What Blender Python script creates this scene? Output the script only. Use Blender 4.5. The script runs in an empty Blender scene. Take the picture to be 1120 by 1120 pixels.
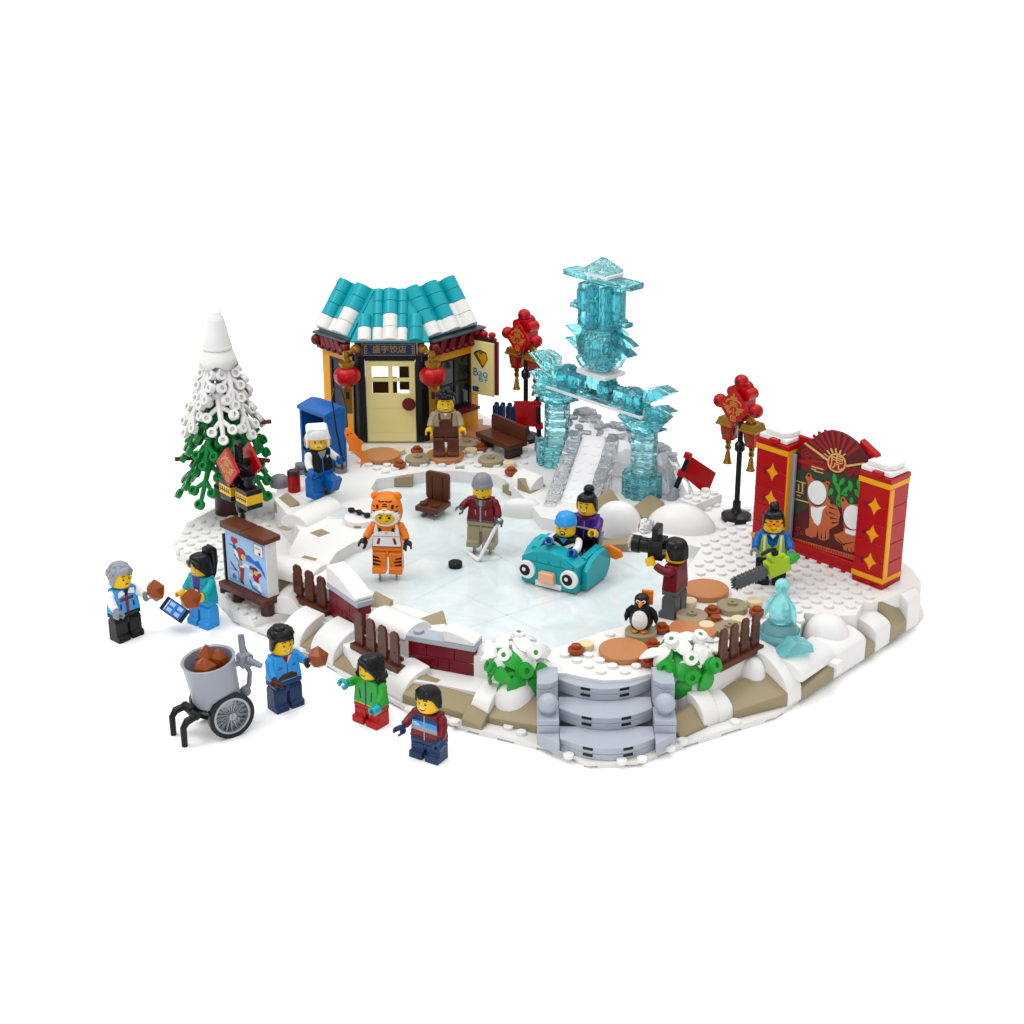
import bpy, bmesh, math, random
from math import sin, cos, pi, radians as R
from mathutils import Matrix, Vector
from mathutils.geometry import tessellate_polygon
random.seed(7)
SC = bpy.context.scene
COL = SC.collection
# ------------------------------------------------ camera, light, exposure
PITCH, FOC, CAMH, CAMY = R(22.5), 1890.0, 51.0, -113.0
cd = bpy.data.cameras.new('camera'); cam = bpy.data.objects.new('camera', cd); COL.objects.link(cam)
cam.location = (0, CAMY, CAMH); cam.rotation_euler = (pi/2-PITCH, 0, 0)
cd.lens = FOC/1120*36; cd.sensor_width = 36; cd.clip_start = 1; cd.clip_end = 6000
SC.camera = cam
W = bpy.data.worlds.new('World'); SC.world = W; W.use_nodes = True
nt = W.node_tree; bg = nt.nodes['Background']
tc = nt.nodes.new('ShaderNodeTexCoord'); sx = nt.nodes.new('ShaderNodeSeparateXYZ'); rp = nt.nodes.new('ShaderNodeValToRGB')
nt.links.new(tc.outputs['Generated'], sx.inputs[0]); nt.links.new(sx.outputs['Z'], rp.inputs[0]); nt.links.new(rp.outputs[0], bg.inputs['Color'])
e = rp.color_ramp.elements
e[0].position = 0.0; e[0].color = (.2, .2, .205, 1); e[1].position = 1.0; e[1].color = (1.12, 1.12, 1.12, 1)
e2 = e.new(.45); e2.color = (.44, .44, .445, 1)
bg.inputs['Strength'].default_value = 1.5
def area(name, loc, tgt, size, power, col=(1, 1, 1)):
    l = bpy.data.lights.new(name, 'AREA'); l.energy = power; l.size = size; l.color = col
    o = bpy.data.objects.new(name, l); COL.objects.link(o); o.location = loc
    o.rotation_euler = (Vector(tgt)-Vector(loc)).to_track_quat('-Z', 'Y').to_euler(); return o
area('key_softbox', (-70, -20, 130), (0, -4, 3), 60, 66000)
area('top_softbox', (45, 40, 140), (0, 0, 3), 70, 40000)
area('front_fill', (-35, -150, 80), (0, 5, 5), 60, 36000)  # added fill lamp, lifts the upright faces and the door
SC.view_settings.view_transform = 'Standard'; SC.view_settings.look = 'None'
SC.view_settings.exposure = 0; SC.view_settings.gamma = 1; SC.view_settings.use_curve_mapping = False
SC.cycles.use_denoising = True
SC.cycles.max_bounces = 24; SC.cycles.transmission_bounces = 24; SC.cycles.diffuse_bounces = 5
SC.cycles.sample_clamp_indirect = 6
# ------------------------------------------------ photograph pixel -> point in the place
cP, sP = cos(PITCH), sin(PITCH)
def at(px, py, z=0.0):
    u, v = px-560, py-560
    d = (CAMH-z)/(sP+v/FOC*cP)
    return Vector((u/FOC*d, CAMY+d*cP-v/FOC*d*sP, z))
def ray(px, py, org, nrm):
    u, v = (px-560)/FOC, (py-560)/FOC
    d = Vector((u, cP-v*sP, -sP-v*cP)); c = Vector((0, CAMY, CAMH)); n = Vector(nrm)
    return c + d*((Vector(org)-c).dot(n)/d.dot(n))
# ------------------------------------------------ materials
MATS = {}
def lin(h):
    h = h.lstrip('#'); r = []
    for i in (0, 2, 4):
        c = int(h[i:i+2], 16)/255
        r.append((c/12.92 if c <= .04045 else ((c+.055)/1.055)**2.4))
    return r
def plastic(name, h, rough=.28, k=.80, metal=0, spec=.25, coat=0, noise=.02):
    m = bpy.data.materials.new(name); m.use_nodes = True; n = m.node_tree; p = n.nodes['Principled BSDF']
    c = [x*k for x in lin(h)]+[1]
    p.inputs['Metallic'].default_value = metal
    p.inputs['Specular IOR Level'].default_value = spec
    p.inputs['Coat Weight'].default_value = coat
    g = n.nodes.new('ShaderNodeTexCoord'); t = n.nodes.new('ShaderNodeTexNoise'); t.inputs['Scale'].default_value = 3.0; t.inputs['Detail'].default_value = 4
    n.links.new(g.outputs['Object'], t.inputs['Vector'])
    mr = n.nodes.new('ShaderNodeMapRange'); mr.inputs['To Min'].default_value = rough-noise; mr.inputs['To Max'].default_value = rough+noise*1.6
    n.links.new(t.outputs['Fac'], mr.inputs['Value']); n.links.new(mr.outputs[0], p.inputs['Roughness'])
    mx = n.nodes.new('ShaderNodeMix'); mx.data_type = 'RGBA'; mx.inputs['A'].default_value = c; mx.inputs['B'].default_value = [x*.985 for x in c[:3]]+[1]
    n.links.new(t.outputs['Fac'], mx.inputs['Factor']); n.links.new(mx.outputs['Result'], p.inputs['Base Color'])
    MATS[name] = m; return m
def clear(name, col, rough=.05, ior=1.35, bump=.0, mixd=0, dcol=(1, 1, 1)):
    m = bpy.data.materials.new(name); m.use_nodes = True; n = m.node_tree; p = n.nodes['Principled BSDF']
    p.inputs['Base Color'].default_value = (*col, 1); p.inputs['Transmission Weight'].default_value = 1-mixd
    p.inputs['Roughness'].default_value = rough; p.inputs['IOR'].default_value = ior
    if bump:
        g = n.nodes.new('ShaderNodeTexCoord'); t = n.nodes.new('ShaderNodeTexVoronoi'); t.inputs['Scale'].default_value = 1.7
        b = n.nodes.new('ShaderNodeBump'); b.inputs['Strength'].default_value = bump; b.inputs['Distance'].default_value = .3
        n.links.new(g.outputs['Object'], t.inputs['Vector']); n.links.new(t.outputs['Distance'], b.inputs['Height']); n.links.new(b.outputs[0], p.inputs['Normal'])
    MATS[name] = m; return m
for a in [('snow', 'F2F1EE', .34), ('snow_base', 'ECEBE7', .34), ('tan', 'A0906F', .35), ('nougat', 'C48352', .3), ('rust', '9E4414', .3), ('cream', 'EAD9AE', .3),
          ('brown', '5C2F1E', .3), ('darkbrown', '43261C', .3), ('wood', '5A2D1C', .3), ('darkred', '74101F', .28), ('red', 'B4030C', .25), ('scarlet', 'BC040D', .3),
          ('teal', '0FA9B6', .24), ('tealdark', '0E8B94', .3), ('amber', 'F0A400', .3), ('butter', 'FFF0A4', .3), ('black', '17171A', .25), ('ink', '141416', .5), ('navy', '1A3560', .3), ('midnight', '14203A', .2),
          ('blue', '0062B4', .25), ('azure', '2F9BE6', .25), ('skyprint', 'A6CDF4', .4), ('steel', '9AA0AB', .3), ('stone', 'B1B8C3', .32), ('ash', '868A92', .3), ('coal', '585B60', .3),
          ('green', '0C8038', .28), ('leaf', '2CA63A', .28), ('lime', 'ACCB1C', .3), ('orange', 'F27C12', .28), ('purple', '4C2B90', .28), ('skin', 'F4C20A', .28),
          ('chestnut', '8E400E', .2), ('peach', 'F2B98C', .3), ('mauve', '8F3A44', .3), ('olive', '34402C', .4), ('tigerprint', 'C9663A', .4), ('maroonprint', '5A1A18', .4), ('wineprint', '9E1C22', .4),
          ('creamprint', 'E2B56C', .4), ('jade', '12806E', .35), ('pinkdot', 'EAC38E', .4), ('white', 'F6F6F6', .3), ('petal', 'F5F5F2', .36), ('sand', 'A39679', .34), ('greyhair', '9A9EA6', .4), ('blueprint', '1E6BC8', .4), ('ink_brown', '40160E', .4)]:
    plastic(*a)
plastic('dark_interior', '0E1116', .1, spec=.5)  # opaque dark plastic, paints the unlit room behind the right window
plastic('gold', 'A87A22', .3, metal=.55)
plastic('goldprint', 'C79A3C', .35, metal=.25)
plastic('silver', 'A4A9B0', .22, metal=.6)
plastic('copper', '8E4A30', .18, metal=.4)
MATS['black'].node_tree.nodes['Principled BSDF'].inputs['Specular IOR Level'].default_value = .22
clear('ice', (.26, .75, .815), .03, 1.33, .35, .08)
clear('icepale', (.44, .855, .90), .03, 1.33, .4, .06)
clear('crystal', (.90, .915, .93), .04, 1.22, .06, .1)
clear('greycrystal', (.86, .875, .90), .05, 1.25, .15, .25)
clear('icesolid', (.36, .84, .87), .05, 1.27, .0, .3)
clear('smoke', (.45, .47, .5), .08, 1.3)
clear('pane', (.93, .95, .96), .03, 1.15)
# the rink: cloudy pale ice with soft marks
m = bpy.data.materials.new('rink'); m.use_nodes = True; n = m.node_tree; p = n.nodes['Principled BSDF']
g = n.nodes.new('ShaderNodeTexCoord'); t1 = n.nodes.new('ShaderNodeTexNoise'); t1.inputs['Scale'].default_value = .28; t1.inputs['Detail'].default_value = 7; t1.inputs['Roughness'].default_value = .6; t1.inputs['Distortion'].default_value = 1.2
rr = n.nodes.new('ShaderNodeValToRGB'); el = rr.color_ramp.elements
el[0].position = .3; el[0].color = (.52, .60, .605, 1); el[1].position = .72; el[1].color = (.68, .715, .71, 1)
x = el.new(.5); x.color = (.585, .65, .65, 1)
n.links.new(g.outputs['Object'], t1.inputs['Vector']); n.links.new(t1.outputs['Fac'], rr.inputs[0]); n.links.new(rr.outputs[0], p.inputs['Base Color'])
t2 = n.nodes.new('ShaderNodeTexNoise'); t2.inputs['Scale'].default_value = 1.3; t2.inputs['Detail'].default_value = 6; t2.inputs['Distortion'].default_value = 2
n.links.new(g.outputs['Object'], t2.inputs['Vector'])
m2 = n.nodes.new('ShaderNodeMapRange'); m2.inputs['To Min'].default_value = .02; m2.inputs['To Max'].default_value = .2; n.links.new(t2.outputs['Fac'], m2.inputs['Value']); n.links.new(m2.outputs[0], p.inputs['Roughness'])
p.inputs['Specular IOR Level'].default_value = .5
bb = n.nodes.new('ShaderNodeBump'); bb.inputs['Strength'].default_value = .06; n.links.new(t2.outputs['Fac'], bb.inputs['Height']); n.links.new(bb.outputs[0], p.inputs['Normal'])
MATS['rink'] = m
m = bpy.data.materials.new('floor'); m.use_nodes = True; p = m.node_tree.nodes['Principled BSDF']
p.inputs['Base Color'].default_value = (1, 1, 1, 1); p.inputs['Roughness'].default_value = .9; p.inputs['Specular IOR Level'].default_value = .0
MATS['floor'] = m
# ------------------------------------------------ mesh builder
class MB:
    def __init__(s, mat='white'):
        s.v = []; s.f = []; s.mi = []; s.m = Matrix(); s.names = []; s.use(mat)
    def use(s, mat):
        if mat not in s.names: s.names.append(mat)
        s.cur = s.names.index(mat); return s
    def tr(s, loc=(0, 0, 0), rz=0, rx=0, ry=0):
        s.m = Matrix.Translation(loc) @ Matrix.Rotation(rz, 4, 'Z') @ Matrix.Rotation(rx, 4, 'X') @ Matrix.Rotation(ry, 4, 'Y'); return s
    def add(s, vs, fs):
        b = len(s.v); s.v += [s.m @ Vector(p) for p in vs]
        for f in fs: s.f.append([i+b for i in f]); s.mi.append(s.cur)
        return s
    def box(s, x0, x1, y0, y1, z0, z1):
        return s.add([(x0, y0, z0), (x1, y0, z0), (x1, y1, z0), (x0, y1, z0), (x0, y0, z1), (x1, y0, z1), (x1, y1, z1), (x0, y1, z1)],
                     [(0, 3, 2, 1), (4, 5, 6, 7), (0, 1, 5, 4), (1, 2, 6, 5), (2, 3, 7, 6), (3, 0, 4, 7)])
    def cb(s, x, y, z, a, b, c): return s.box(x-a/2, x+a/2, y-b/2, y+b/2, z, z+c)
    def cyl(s, p0, p1, r0, r1=None, n=20):
        if r1 is None: r1 = r0
        p0, p1 = Vector(p0), Vector(p1); q = (p1-p0).to_track_quat('Z', 'Y')
        A = [q @ Vector((cos(2*pi*i/n), sin(2*pi*i/n), 0)) for i in range(n)]
        vs = [p0+a*r0 for a in A]+[p1+a*r1 for a in A]
        fs = [(i, (i+1) % n, n+(i+1) % n, n+i) for i in range(n)]+[tuple(range(n))[::-1], tuple(range(n, 2*n))]
        return s.add(vs, fs)
    def rcyl(s, x, y, z0, z1, r, n=24, r1=None): return s.cyl((x, y, z0), (x, y, z1), r, r1, n)
    def stud(s, x, y, z, r=.3, h=.2, n=14): return s.cyl((x, y, z-.01), (x, y, z+h), r, r, n)
    def lathe(s, prof, n=24, c=(0, 0, 0), axis='Z'):
        vs = []; fs = []; k = len(prof)
        for i in range(n):
            a = 2*pi*i/n
            for r, z in prof:
                p = (r*cos(a), r*sin(a), z)
                if axis == 'Y': p = (r*cos(a), -z, r*sin(a))
                if axis == 'X': p = (z, r*cos(a), r*sin(a))
                vs.append((c[0]+p[0], c[1]+p[1], c[2]+p[2]))
        for i in range(n):
            j = (i+1) % n
            for q in range(k-1): fs.append((i*k+q, j*k+q, j*k+q+1, i*k+q+1))
        if prof[0][0] > 1e-4: fs.append(tuple(i*k for i in range(n))[::-1])
        if prof[-1][0] > 1e-4: fs.append(tuple(i*k+k-1 for i in range(n)))
        return s.add(vs, fs)
    def ring(s, c, ro, ri, h, axis='Z', n=18):
        return s.lathe([(ri, -h/2), (ro, -h/2), (ro, h/2), (ri, h/2), (ri, -h/2)], n, c, axis) if ri > 0 else s
    def prism(s, poly, h0, h1, plane='xy'):
        k = len(poly)
        def P(a, b, h): return (a, b, h) if plane == 'xy' else ((a, h, b) if plane == 'xz' else (h, a, b))
        vs = [P(a, b, h0) for a, b in poly]+[P(a, b, h1) for a, b in poly]
        fs = [(i, (i+1) % k, k+(i+1) % k, k+i) for i in range(k)]+[tuple(range(k))[::-1], tuple(range(k, 2*k))]
        return s.add(vs, fs)
    def tube(s, pts, r, n=8, caps=True):
        pts = [Vector(p) for p in pts]; k = len(pts); rs = r if isinstance(r, (list, tuple)) else [r]*k
        vs = []; fs = []; up = Vector((0.13, .31, 1)).normalized(); u = None
        for i, p in enumerate(pts):
            t = (pts[min(i+1, k-1)]-pts[max(i-1, 0)]).normalized()
            if u is None: u = t.cross(up).normalized()
            u = (u-t*u.dot(t)).normalized(); w = t.cross(u)
            vs += [p+(u*cos(2*pi*j/n)+w*sin(2*pi*j/n))*rs[i] for j in range(n)]
        for i in range(k-1):
            for j in range(n): fs.append((i*n+j, i*n+(j+1) % n, (i+1)*n+(j+1) % n, (i+1)*n+j))
        if caps: fs += [tuple(range(n))[::-1], tuple(range((k-1)*n, k*n))]
        return s.add(vs, fs)
    def ell(s, c, rx, ry=None, rz=None, nu=16, nv=10, warp=None):
        ry = ry or rx; rz = rz or rx; vs = [(c[0], c[1], c[2]-rz)]
        for j in range(1, nv):
            b = -pi/2+pi*j/nv
            for i in range(nu):
                a = 2*pi*i/nu; w = warp(a, b) if warp else 1
                vs.append((c[0]+rx*w*cos(b)*cos(a), c[1]+ry*w*cos(b)*sin(a), c[2]+rz*w*sin(b)))
        vs.append((c[0], c[1], c[2]+rz)); L = len(vs)-1; fs = []
        for i in range(nu):
            fs.append((0, 1+(i+1) % nu, 1+i)); o = 1+(nv-2)*nu; fs.append((L, o+i, o+(i+1) % nu))
            for j in range(nv-2):
                o = 1+j*nu; fs.append((o+i, o+(i+1) % nu, o+nu+(i+1) % nu, o+nu+i))
        return s.add(vs, fs)
    def face(s, pts): return s.add(pts, [tuple(range(len(pts)))])
    def rbox(s, x0, x1, z0, z1, y0, y1, r=.2, n=5):      # rounded in xz, extruded along y
        P = []
        for cx, cz, a in ((x1-r, z1-r, 0), (x0+r, z1-r, 90), (x0+r, z0+r, 180), (x1-r, z0+r, 270)):
            for i in range(n+1): t = R(a+90*i/n); P.append((cx+r*cos(t), cz+r*sin(t)))
        return s.prism(P, y0, y1, 'xz')
MW = {}
def _link(o, parent):
    COL.objects.link(o)
    if parent: o.parent = parent
def build(name, b, parent=None, loc=(0, 0, 0), rz=0, bevel=.035, smooth=38, world=False):
    vs = b.v
    if world and parent: iv = MW[parent.name].inverted(); vs = [iv @ v for v in vs]
    me = bpy.data.meshes.new(name); me.from_pydata([tuple(v) for v in vs], [], b.f)
    for i, nm in enumerate(b.names): me.materials.append(MATS[nm])
    me.polygons.foreach_set('material_index', b.mi)
    bm = bmesh.new(); bm.from_mesh(me); bmesh.ops.recalc_face_normals(bm, faces=bm.faces); bm.to_mesh(me); bm.free()
    me.update(); me.shade_smooth(); me.set_sharp_from_angle(angle=R(smooth))
    o = bpy.data.objects.new(name, me); _link(o, parent); o.location = loc; o.rotation_euler = (0, 0, rz)
    if bevel:
        md = o.modifiers.new('bevel', 'BEVEL'); md.width = bevel; md.segments = 2; md.limit_method = 'ANGLE'; md.angle_limit = R(42); md.harden_normals = False
    MW[o.name] = (MW[parent.name] if parent else Matrix()) @ Matrix.Translation(loc) @ Matrix.Rotation(rz, 4, 'Z')
    return o
def tag(o, label=None, cat=None, group=None, kind=None):
    if label: o['label'] = label
    if cat: o['category'] = cat
    if group: o['group'] = group
    if kind: o['kind'] = kind
    return o
def thing(name, label, cat, loc=(0, 0, 0), rz=0, group=None, scale=1):
    o = bpy.data.objects.new(name, None); COL.objects.link(o); o.location = loc; o.rotation_euler = (0, 0, rz); o.scale = (scale,)*3
    o.empty_display_size = .5
    MW[o.name] = Matrix.Translation(loc) @ Matrix.Rotation(rz, 4, 'Z') @ Matrix.Scale(scale, 4)
    return tag(o, label, cat, group)
def solo(name, b, label, cat, loc=(0, 0, 0), rz=0, group=None, **k):
    return tag(build(name, b, None, loc, rz, **k), label, cat, group)
def dup(o, loc, rz, label=None, parent=None):
    c = o.copy(); COL.objects.link(c)
    if parent: c.parent = parent
    else:
        c.location = loc; c.rotation_euler = (0, 0, rz)
        if label: c['label'] = label
        MW[c.name] = Matrix.Translation(loc) @ Matrix.Rotation(rz, 4, 'Z')
    for ch in list(o.children): dup(ch, None, None, None, c)
    return c
def text(name, body, mat, size, parent, M, ext=.01):
    c = bpy.data.curves.new('t', 'FONT'); c.body = body; c.size = size; c.align_x = 'CENTER'; c.align_y = 'CENTER'; c.extrude = ext; c.resolution_u = 3
    o = bpy.data.objects.new('t', c); COL.objects.link(o)
    me = bpy.data.meshes.new_from_object(o.evaluated_get(bpy.context.evaluated_depsgraph_get()))
    bpy.data.objects.remove(o); bpy.data.curves.remove(c); me.transform(M); me.name = name; me.materials.clear(); me.materials.append(MATS[mat])
    t = bpy.data.objects.new(name, me); _link(t, parent); return t
def up90(x, y, z, rz=0):   # text standing upright, read from -Y
    return Matrix.Translation((x, y, z)) @ Matrix.Rotation(rz, 4, 'Z') @ Matrix.Rotation(pi/2, 4, 'X')
def yaw(p, q): return math.atan2(q[1]-p[1], q[0]-p[0])
def inside(p, poly):
    c = False; n = len(poly)
    for i in range(n):
        a, b = poly[i], poly[i-1]
        if (a[1] > p[1]) != (b[1] > p[1]) and p[0] < (b[0]-a[0])*(p[1]-a[1])/(b[1]-a[1])+a[0]: c = not c
    return c
GA = R(-46)      # the direction the toy's stud grid runs in
# ================================================ setting: floor, snow, ice
b = MB('floor'); b.face([(-3000, -400, 0), (3000, -400, 0), (3000, 5000, 0), (-3000, 5000, 0)])
tag(build('floor', b, bevel=0), kind='structure')
def slab(name, mat, outer, z0, z1, holes=(), zs=None, studs=(), skip=(), bevel=.06):
    """a plate with straight sides; outer and holes are world xy lists"""
    b = MB(mat)
    loops = [[Vector((p[0], p[1], 0)) for p in L] for L in (outer, *holes)]
    flat = [p for L in loops for p in L]; N = len(flat); t_ = bmesh.new(); bv = [t_.verts.new(p) for p in flat]; o = 0
    for L in loops:
        for i in range(len(L)): t_.edges.new((bv[o+i], bv[o+(i+1) % len(L)]))
        o += len(L)
    t_.verts.index_update(); bmesh.ops.triangle_fill(t_, use_beauty=True, edges=t_.edges[:]); tris = [tuple(v.index for v in f.verts) for f in t_.faces]; t_.free()
    vs = [(p.x, p.y, z1) for p in flat]+[(p.x, p.y, z0) for p in flat]; fs = [tuple(t) for t in tris]+[tuple(N+i for i in t[::-1]) for t in tris]
    o = 0
    for L in loops:
        k = len(L); fs += [(o+i, o+(i+1) % k, N+o+(i+1) % k, N+o+i) for i in range(k)]; o += k
    b.add(vs, fs)
    ca, sa = cos(GA), sin(GA)
    for poly in studs:
        for i in range(-45, 46):
            for j in range(-45, 46):
                x, y = (i+.5)*ca-(j+.5)*sa, (i+.5)*sa+(j+.5)*ca
                if inside((x, y), poly) and not any((x-q[0])**2+(y-q[1])**2 < q[2]**2 for q in skip): b.stud(x, y, z1, .3, .17, 12)
    return tag(build(name, b, bevel=0, smooth=30), kind='structure')
def pix(L, z): return [at(x, y, z).xy for x, y in L]
BASE = pix([(190, 600), (193, 612), (215, 628), (232, 655), (247, 671), (256, 682), (290, 697), (339, 719), (390, 750), (437, 776), (452, 784), (496, 796), (517, 803), (553, 812), (598, 823), (627, 833), (643, 841), (697, 839), (727, 826), (754, 817), (801, 802), (849, 787), (882, 763), (910, 745), (973, 701), (1004, 683), (1010, 676), (1002, 655), (985, 640), (930, 610), (860, 580)], 0)
BASE += pix([(835, 568), (790, 566), (740, 545), (690, 515), (600, 500), (540, 480), (400, 470), (330, 522), (300, 545), (250, 558), (212, 578)], 0)
FEET = MB('snow_base')
def inset(L, d):
    c = sum(L, Vector((0, 0)))/len(L); return [p+(c-p).normalized()*d for p in L]
slab('snow_plate', 'snow_base', BASE, .16, .4)
for i in range(len(BASE)-2):
    P_, Q_ = Vector((*BASE[i], 0)), Vector((*BASE[i+1], 0)); d_ = Q_-P_; n_ = max(1, int(d_.length/2.2))
    for k in range(n_):
        c0, c1 = P_+d_*((k+.2)/n_), P_+d_*((k+.75)/n_); w_ = Vector((-d_.y, d_.x, 0)).normalized()*.5
        FEET.prism([c0.xy, c1.xy, (c1+w_).xy, (c0+w_).xy], 0, .17)
tag(build('plate_feet', FEET, bevel=0), kind='structure')
b = MB('snow')
for px, py in [(556, 797), (570, 803), (607, 817), (622, 828), (733, 820), (747, 812), (804, 791), (497, 791), (448, 778), (333, 711), (702, 832), (680, 834)]: P_ = at(px, py, .4); b.stud(P_.x, P_.y, .4)
for k in range(10):     # feet under the plate's edge
    i = 17+k if False else None
tag(build('plate_studs', b, bevel=0), kind='structure')
LOW = pix([(194, 590), (205, 572), (250, 548), (300, 538), (312, 560), (330, 585), (318, 612), (322, 640), (330, 668), (300, 672), (277, 680), (256, 671), (247, 655), (236, 636), (217, 612), (197, 604)], .85)
slab('low_snow_ground', 'snow', LOW, .4, .85, studs=[pix([(193, 596), (205, 572), (250, 556), (300, 556), (300, 575), (252, 600), (310, 668), (285, 680), (256, 671), (236, 633), (215, 609), (197, 603)], .85)])
RIM = pix([(407, 586), (426, 574), (426, 560), (416, 546), (406, 534), (412, 524), (450, 518), (470, 515), (500, 515), (542, 519), (553, 525), (575, 545), (592, 566), (640, 574), (690, 583), (720, 590), (744, 594), (767, 599), (757, 614), (743, 632), (720, 650), (703, 664), (702, 675), (684, 684), (655, 692), (622, 704), (598, 713), (560, 709), (528, 699), (497, 690), (470, 671), (440, 662), (424, 660), (405, 645), (385, 636), (366, 625), (360, 616), (368, 604), (385, 594)], 3)
DECK = pix([(590, 738), (618, 736), (640, 741), (660, 744), (686, 743), (712, 737), (718, 742), (745, 738), (781, 735), (829, 711), (872, 698), (880, 670), (905, 674), (936, 673), (944, 660), (968, 657), (992, 645), (1008, 637), (998, 622)], 3)
DECK += pix([(930, 574), (870, 556), (835, 548), (815, 556), (790, 552), (764, 541), (740, 525), (690, 500), (640, 482), (600, 478), (575, 476), (545, 462), (525, 452), (470, 430), (390, 438), (345, 470), (328, 512), (305, 528), (300, 546), (312, 560), (328, 580), (316, 603), (322, 634), (352, 642), (372, 648), (394, 667), (420, 688), (450, 702), (482, 708), (520, 718), (560, 726)], 3)
TILES = []   # filled below; studs make room for what stands on the deck
TL = [  # stepping tiles: kind, px, py, label
 ('n', 417, 496, 'large flat brown tile in front of the yellow door, beside the orange fish'),
 ('n', 487, 496, 'large flat brown tile under the feet of the aproned shopkeeper'),
 ('n', 525, 471, 'large flat brown tile under the wall of the teahouse, farthest back behind the shopkeeper'),
 ('n', 772, 643, 'large flat brown tile just right of the photographer'),
 ('n', 682, 709, 'large flat brown tile at the top of the grey steps'),
 ('n', 758, 687, 'large flat brown tile half hidden behind the right white flower bush'),
 ('t', 457, 500, 'tan round plate with centre stud between two brown tiles in front of the teahouse'),
 ('t', 537, 501, 'tan round plate with centre stud in front of the brown bench'),
 ('t', 511, 483, 'tan round plate just right of the shopkeeper'),
 ('t', 801, 661, 'tan round plate with centre stud under the tip of the chainsaw'),
 ('t', 757, 672, 'tan round plate with centre stud right behind the photographer\'s feet'),
 ('t', 798, 685, 'tan round plate directly behind the right hand picket fence'),
 ('t', 701, 689, 'tan round plate the penguin stands on'),
 ('r', 456, 490, 'rust brown round stud between door and shopkeeper, nearest the teahouse wall'),
 ('r', 437, 505, 'rust brown round stud in front of the flat brown tile at the door'),
 ('r', 526, 487, 'rust brown round stud at the left end of the bench'),
 ('r', 559, 513, 'rust brown round stud in front of the bench, near the left ice pillar'),
 ('r', 779, 665, 'rust brown round stud between the two tan plates, the upper of a touching pair'),
 ('r', 783, 676, 'rust brown round stud between the two tan plates, the lower of a touching pair'),
 ('r', 828, 666, 'rust brown round stud just left of the ice sculpture'),
 ('r', 724, 684, 'rust brown round stud at the right side of the penguin'),
 ('r', 714, 702, 'rust brown round stud left of the right flower bush, behind its snowy leaves'),
 ('r', 709, 720, 'rust brown round stud beside the right end of the large tile on the stairs landing'),
 ('r', 630, 707, 'rust brown round stud at the rink edge right of the left flower bush'),
 ('c', 436, 491, 'pale cream round tile behind the tan plate at the teahouse door'),
 ('c', 515, 491, 'pale cream round tile right of the shopkeeper\'s tile'),
 ('c', 557, 505, 'pale cream round tile in front of the bench seat'),
 ('c', 398, 490, 'pale cream round tile left of the door, behind the orange fish'),
 ('c', 825, 656, 'pale cream round tile under the chainsaw'),
 ('c', 773, 683, 'pale cream round tile behind the right flower bush'),
 ('c', 808, 676, 'pale cream round tile at the back of the right hand picket fence'),
 ('c', 754, 656, 'pale cream round tile at the right heel of the photographer'),
 ('c', 641, 703, 'pale cream round tile at the rink edge beside a rust brown stud'),
 ('c', 719, 712, 'pale cream round tile in front of the right flower bush')]
RAD = {'n': 1.5, 't': 1.0, 'r': .5, 'c': .5}
SKIP = [(*at(x, y, 3).xy, RAD[k]+.3) for k, x, y, _ in TL]
SKIP += [(*at(x, y, 3).xy, r) for x, y, r in [(850, 695, 1.6), (845, 636, 1.0), (742, 668, 1.1), (487, 493, 1.3), (604, 505, 2), (699, 541, 2), (742, 572, 3), (678, 575, 1.8)]]
slab('snow_deck', 'snow', DECK, .4, 3, [RIM],
     studs=[pix([(750, 640), (768, 601), (790, 556), (820, 556), (960, 648), (936, 668), (880, 668), (872, 690), (840, 700), (800, 660)], 3),
            pix([(620, 730), (605, 722), (640, 700), (690, 690), (740, 680), (800, 670), (830, 705), (745, 735), (712, 735), (686, 741), (640, 739)], 3),
            pix([(755, 545), (770, 543), (792, 556), (775, 566)], 3),
            pix([(385, 500), (392, 486), (580, 486), (570, 520), (545, 514), (450, 512), (412, 520)], 3)], skip=SKIP)
b = MB('rink')
pts = [at(x, y, 2.1) for x, y in [(348, 630), (420, 510), (580, 510), (700, 560), (800, 590), (720, 690), (610, 735), (560, 732), (500, 720), (430, 696), (380, 655)]]
b.prism([p.xy for p in pts], 1.5, 2.1)
tag(build('ice_rink', b, bevel=0), kind='structure')
# seams between the ice panels: thin grooves
b = MB('stone')
def seam(p, q, w=.035):
    P, Q = at(*p, 2.104), at(*q, 2.104); d = (Q-P).normalized(); nn = Vector((-d.y, d.x, 0))*w
    b.face([P-nn, Q-nn, Q+nn, P+nn])
plastic('groove', 'CDD9DB', .4); b.use('groove')
for p, q in [((430, 545), (582, 628)), ((582, 628), (640, 655)), ((400, 640), (560, 560)), ((455, 655), (600, 585)), ((510, 651), (590, 690)), ((500, 690), (640, 645)), ((620, 580), (700, 625))]: seam(p, q)
tag(build('ice_seams', b, bevel=0), kind='structure')
LEDGE = pix([(310, 648), (357, 683), (386, 718), (444, 744), (482, 749), (520, 757), (560, 760), (588, 747), (592, 720), (540, 690), (450, 680), (400, 640), (350, 605), (318, 600)], 1.6)
slab('snow_ledge', 'snow', LEDGE, .4, 1.6)
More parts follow.
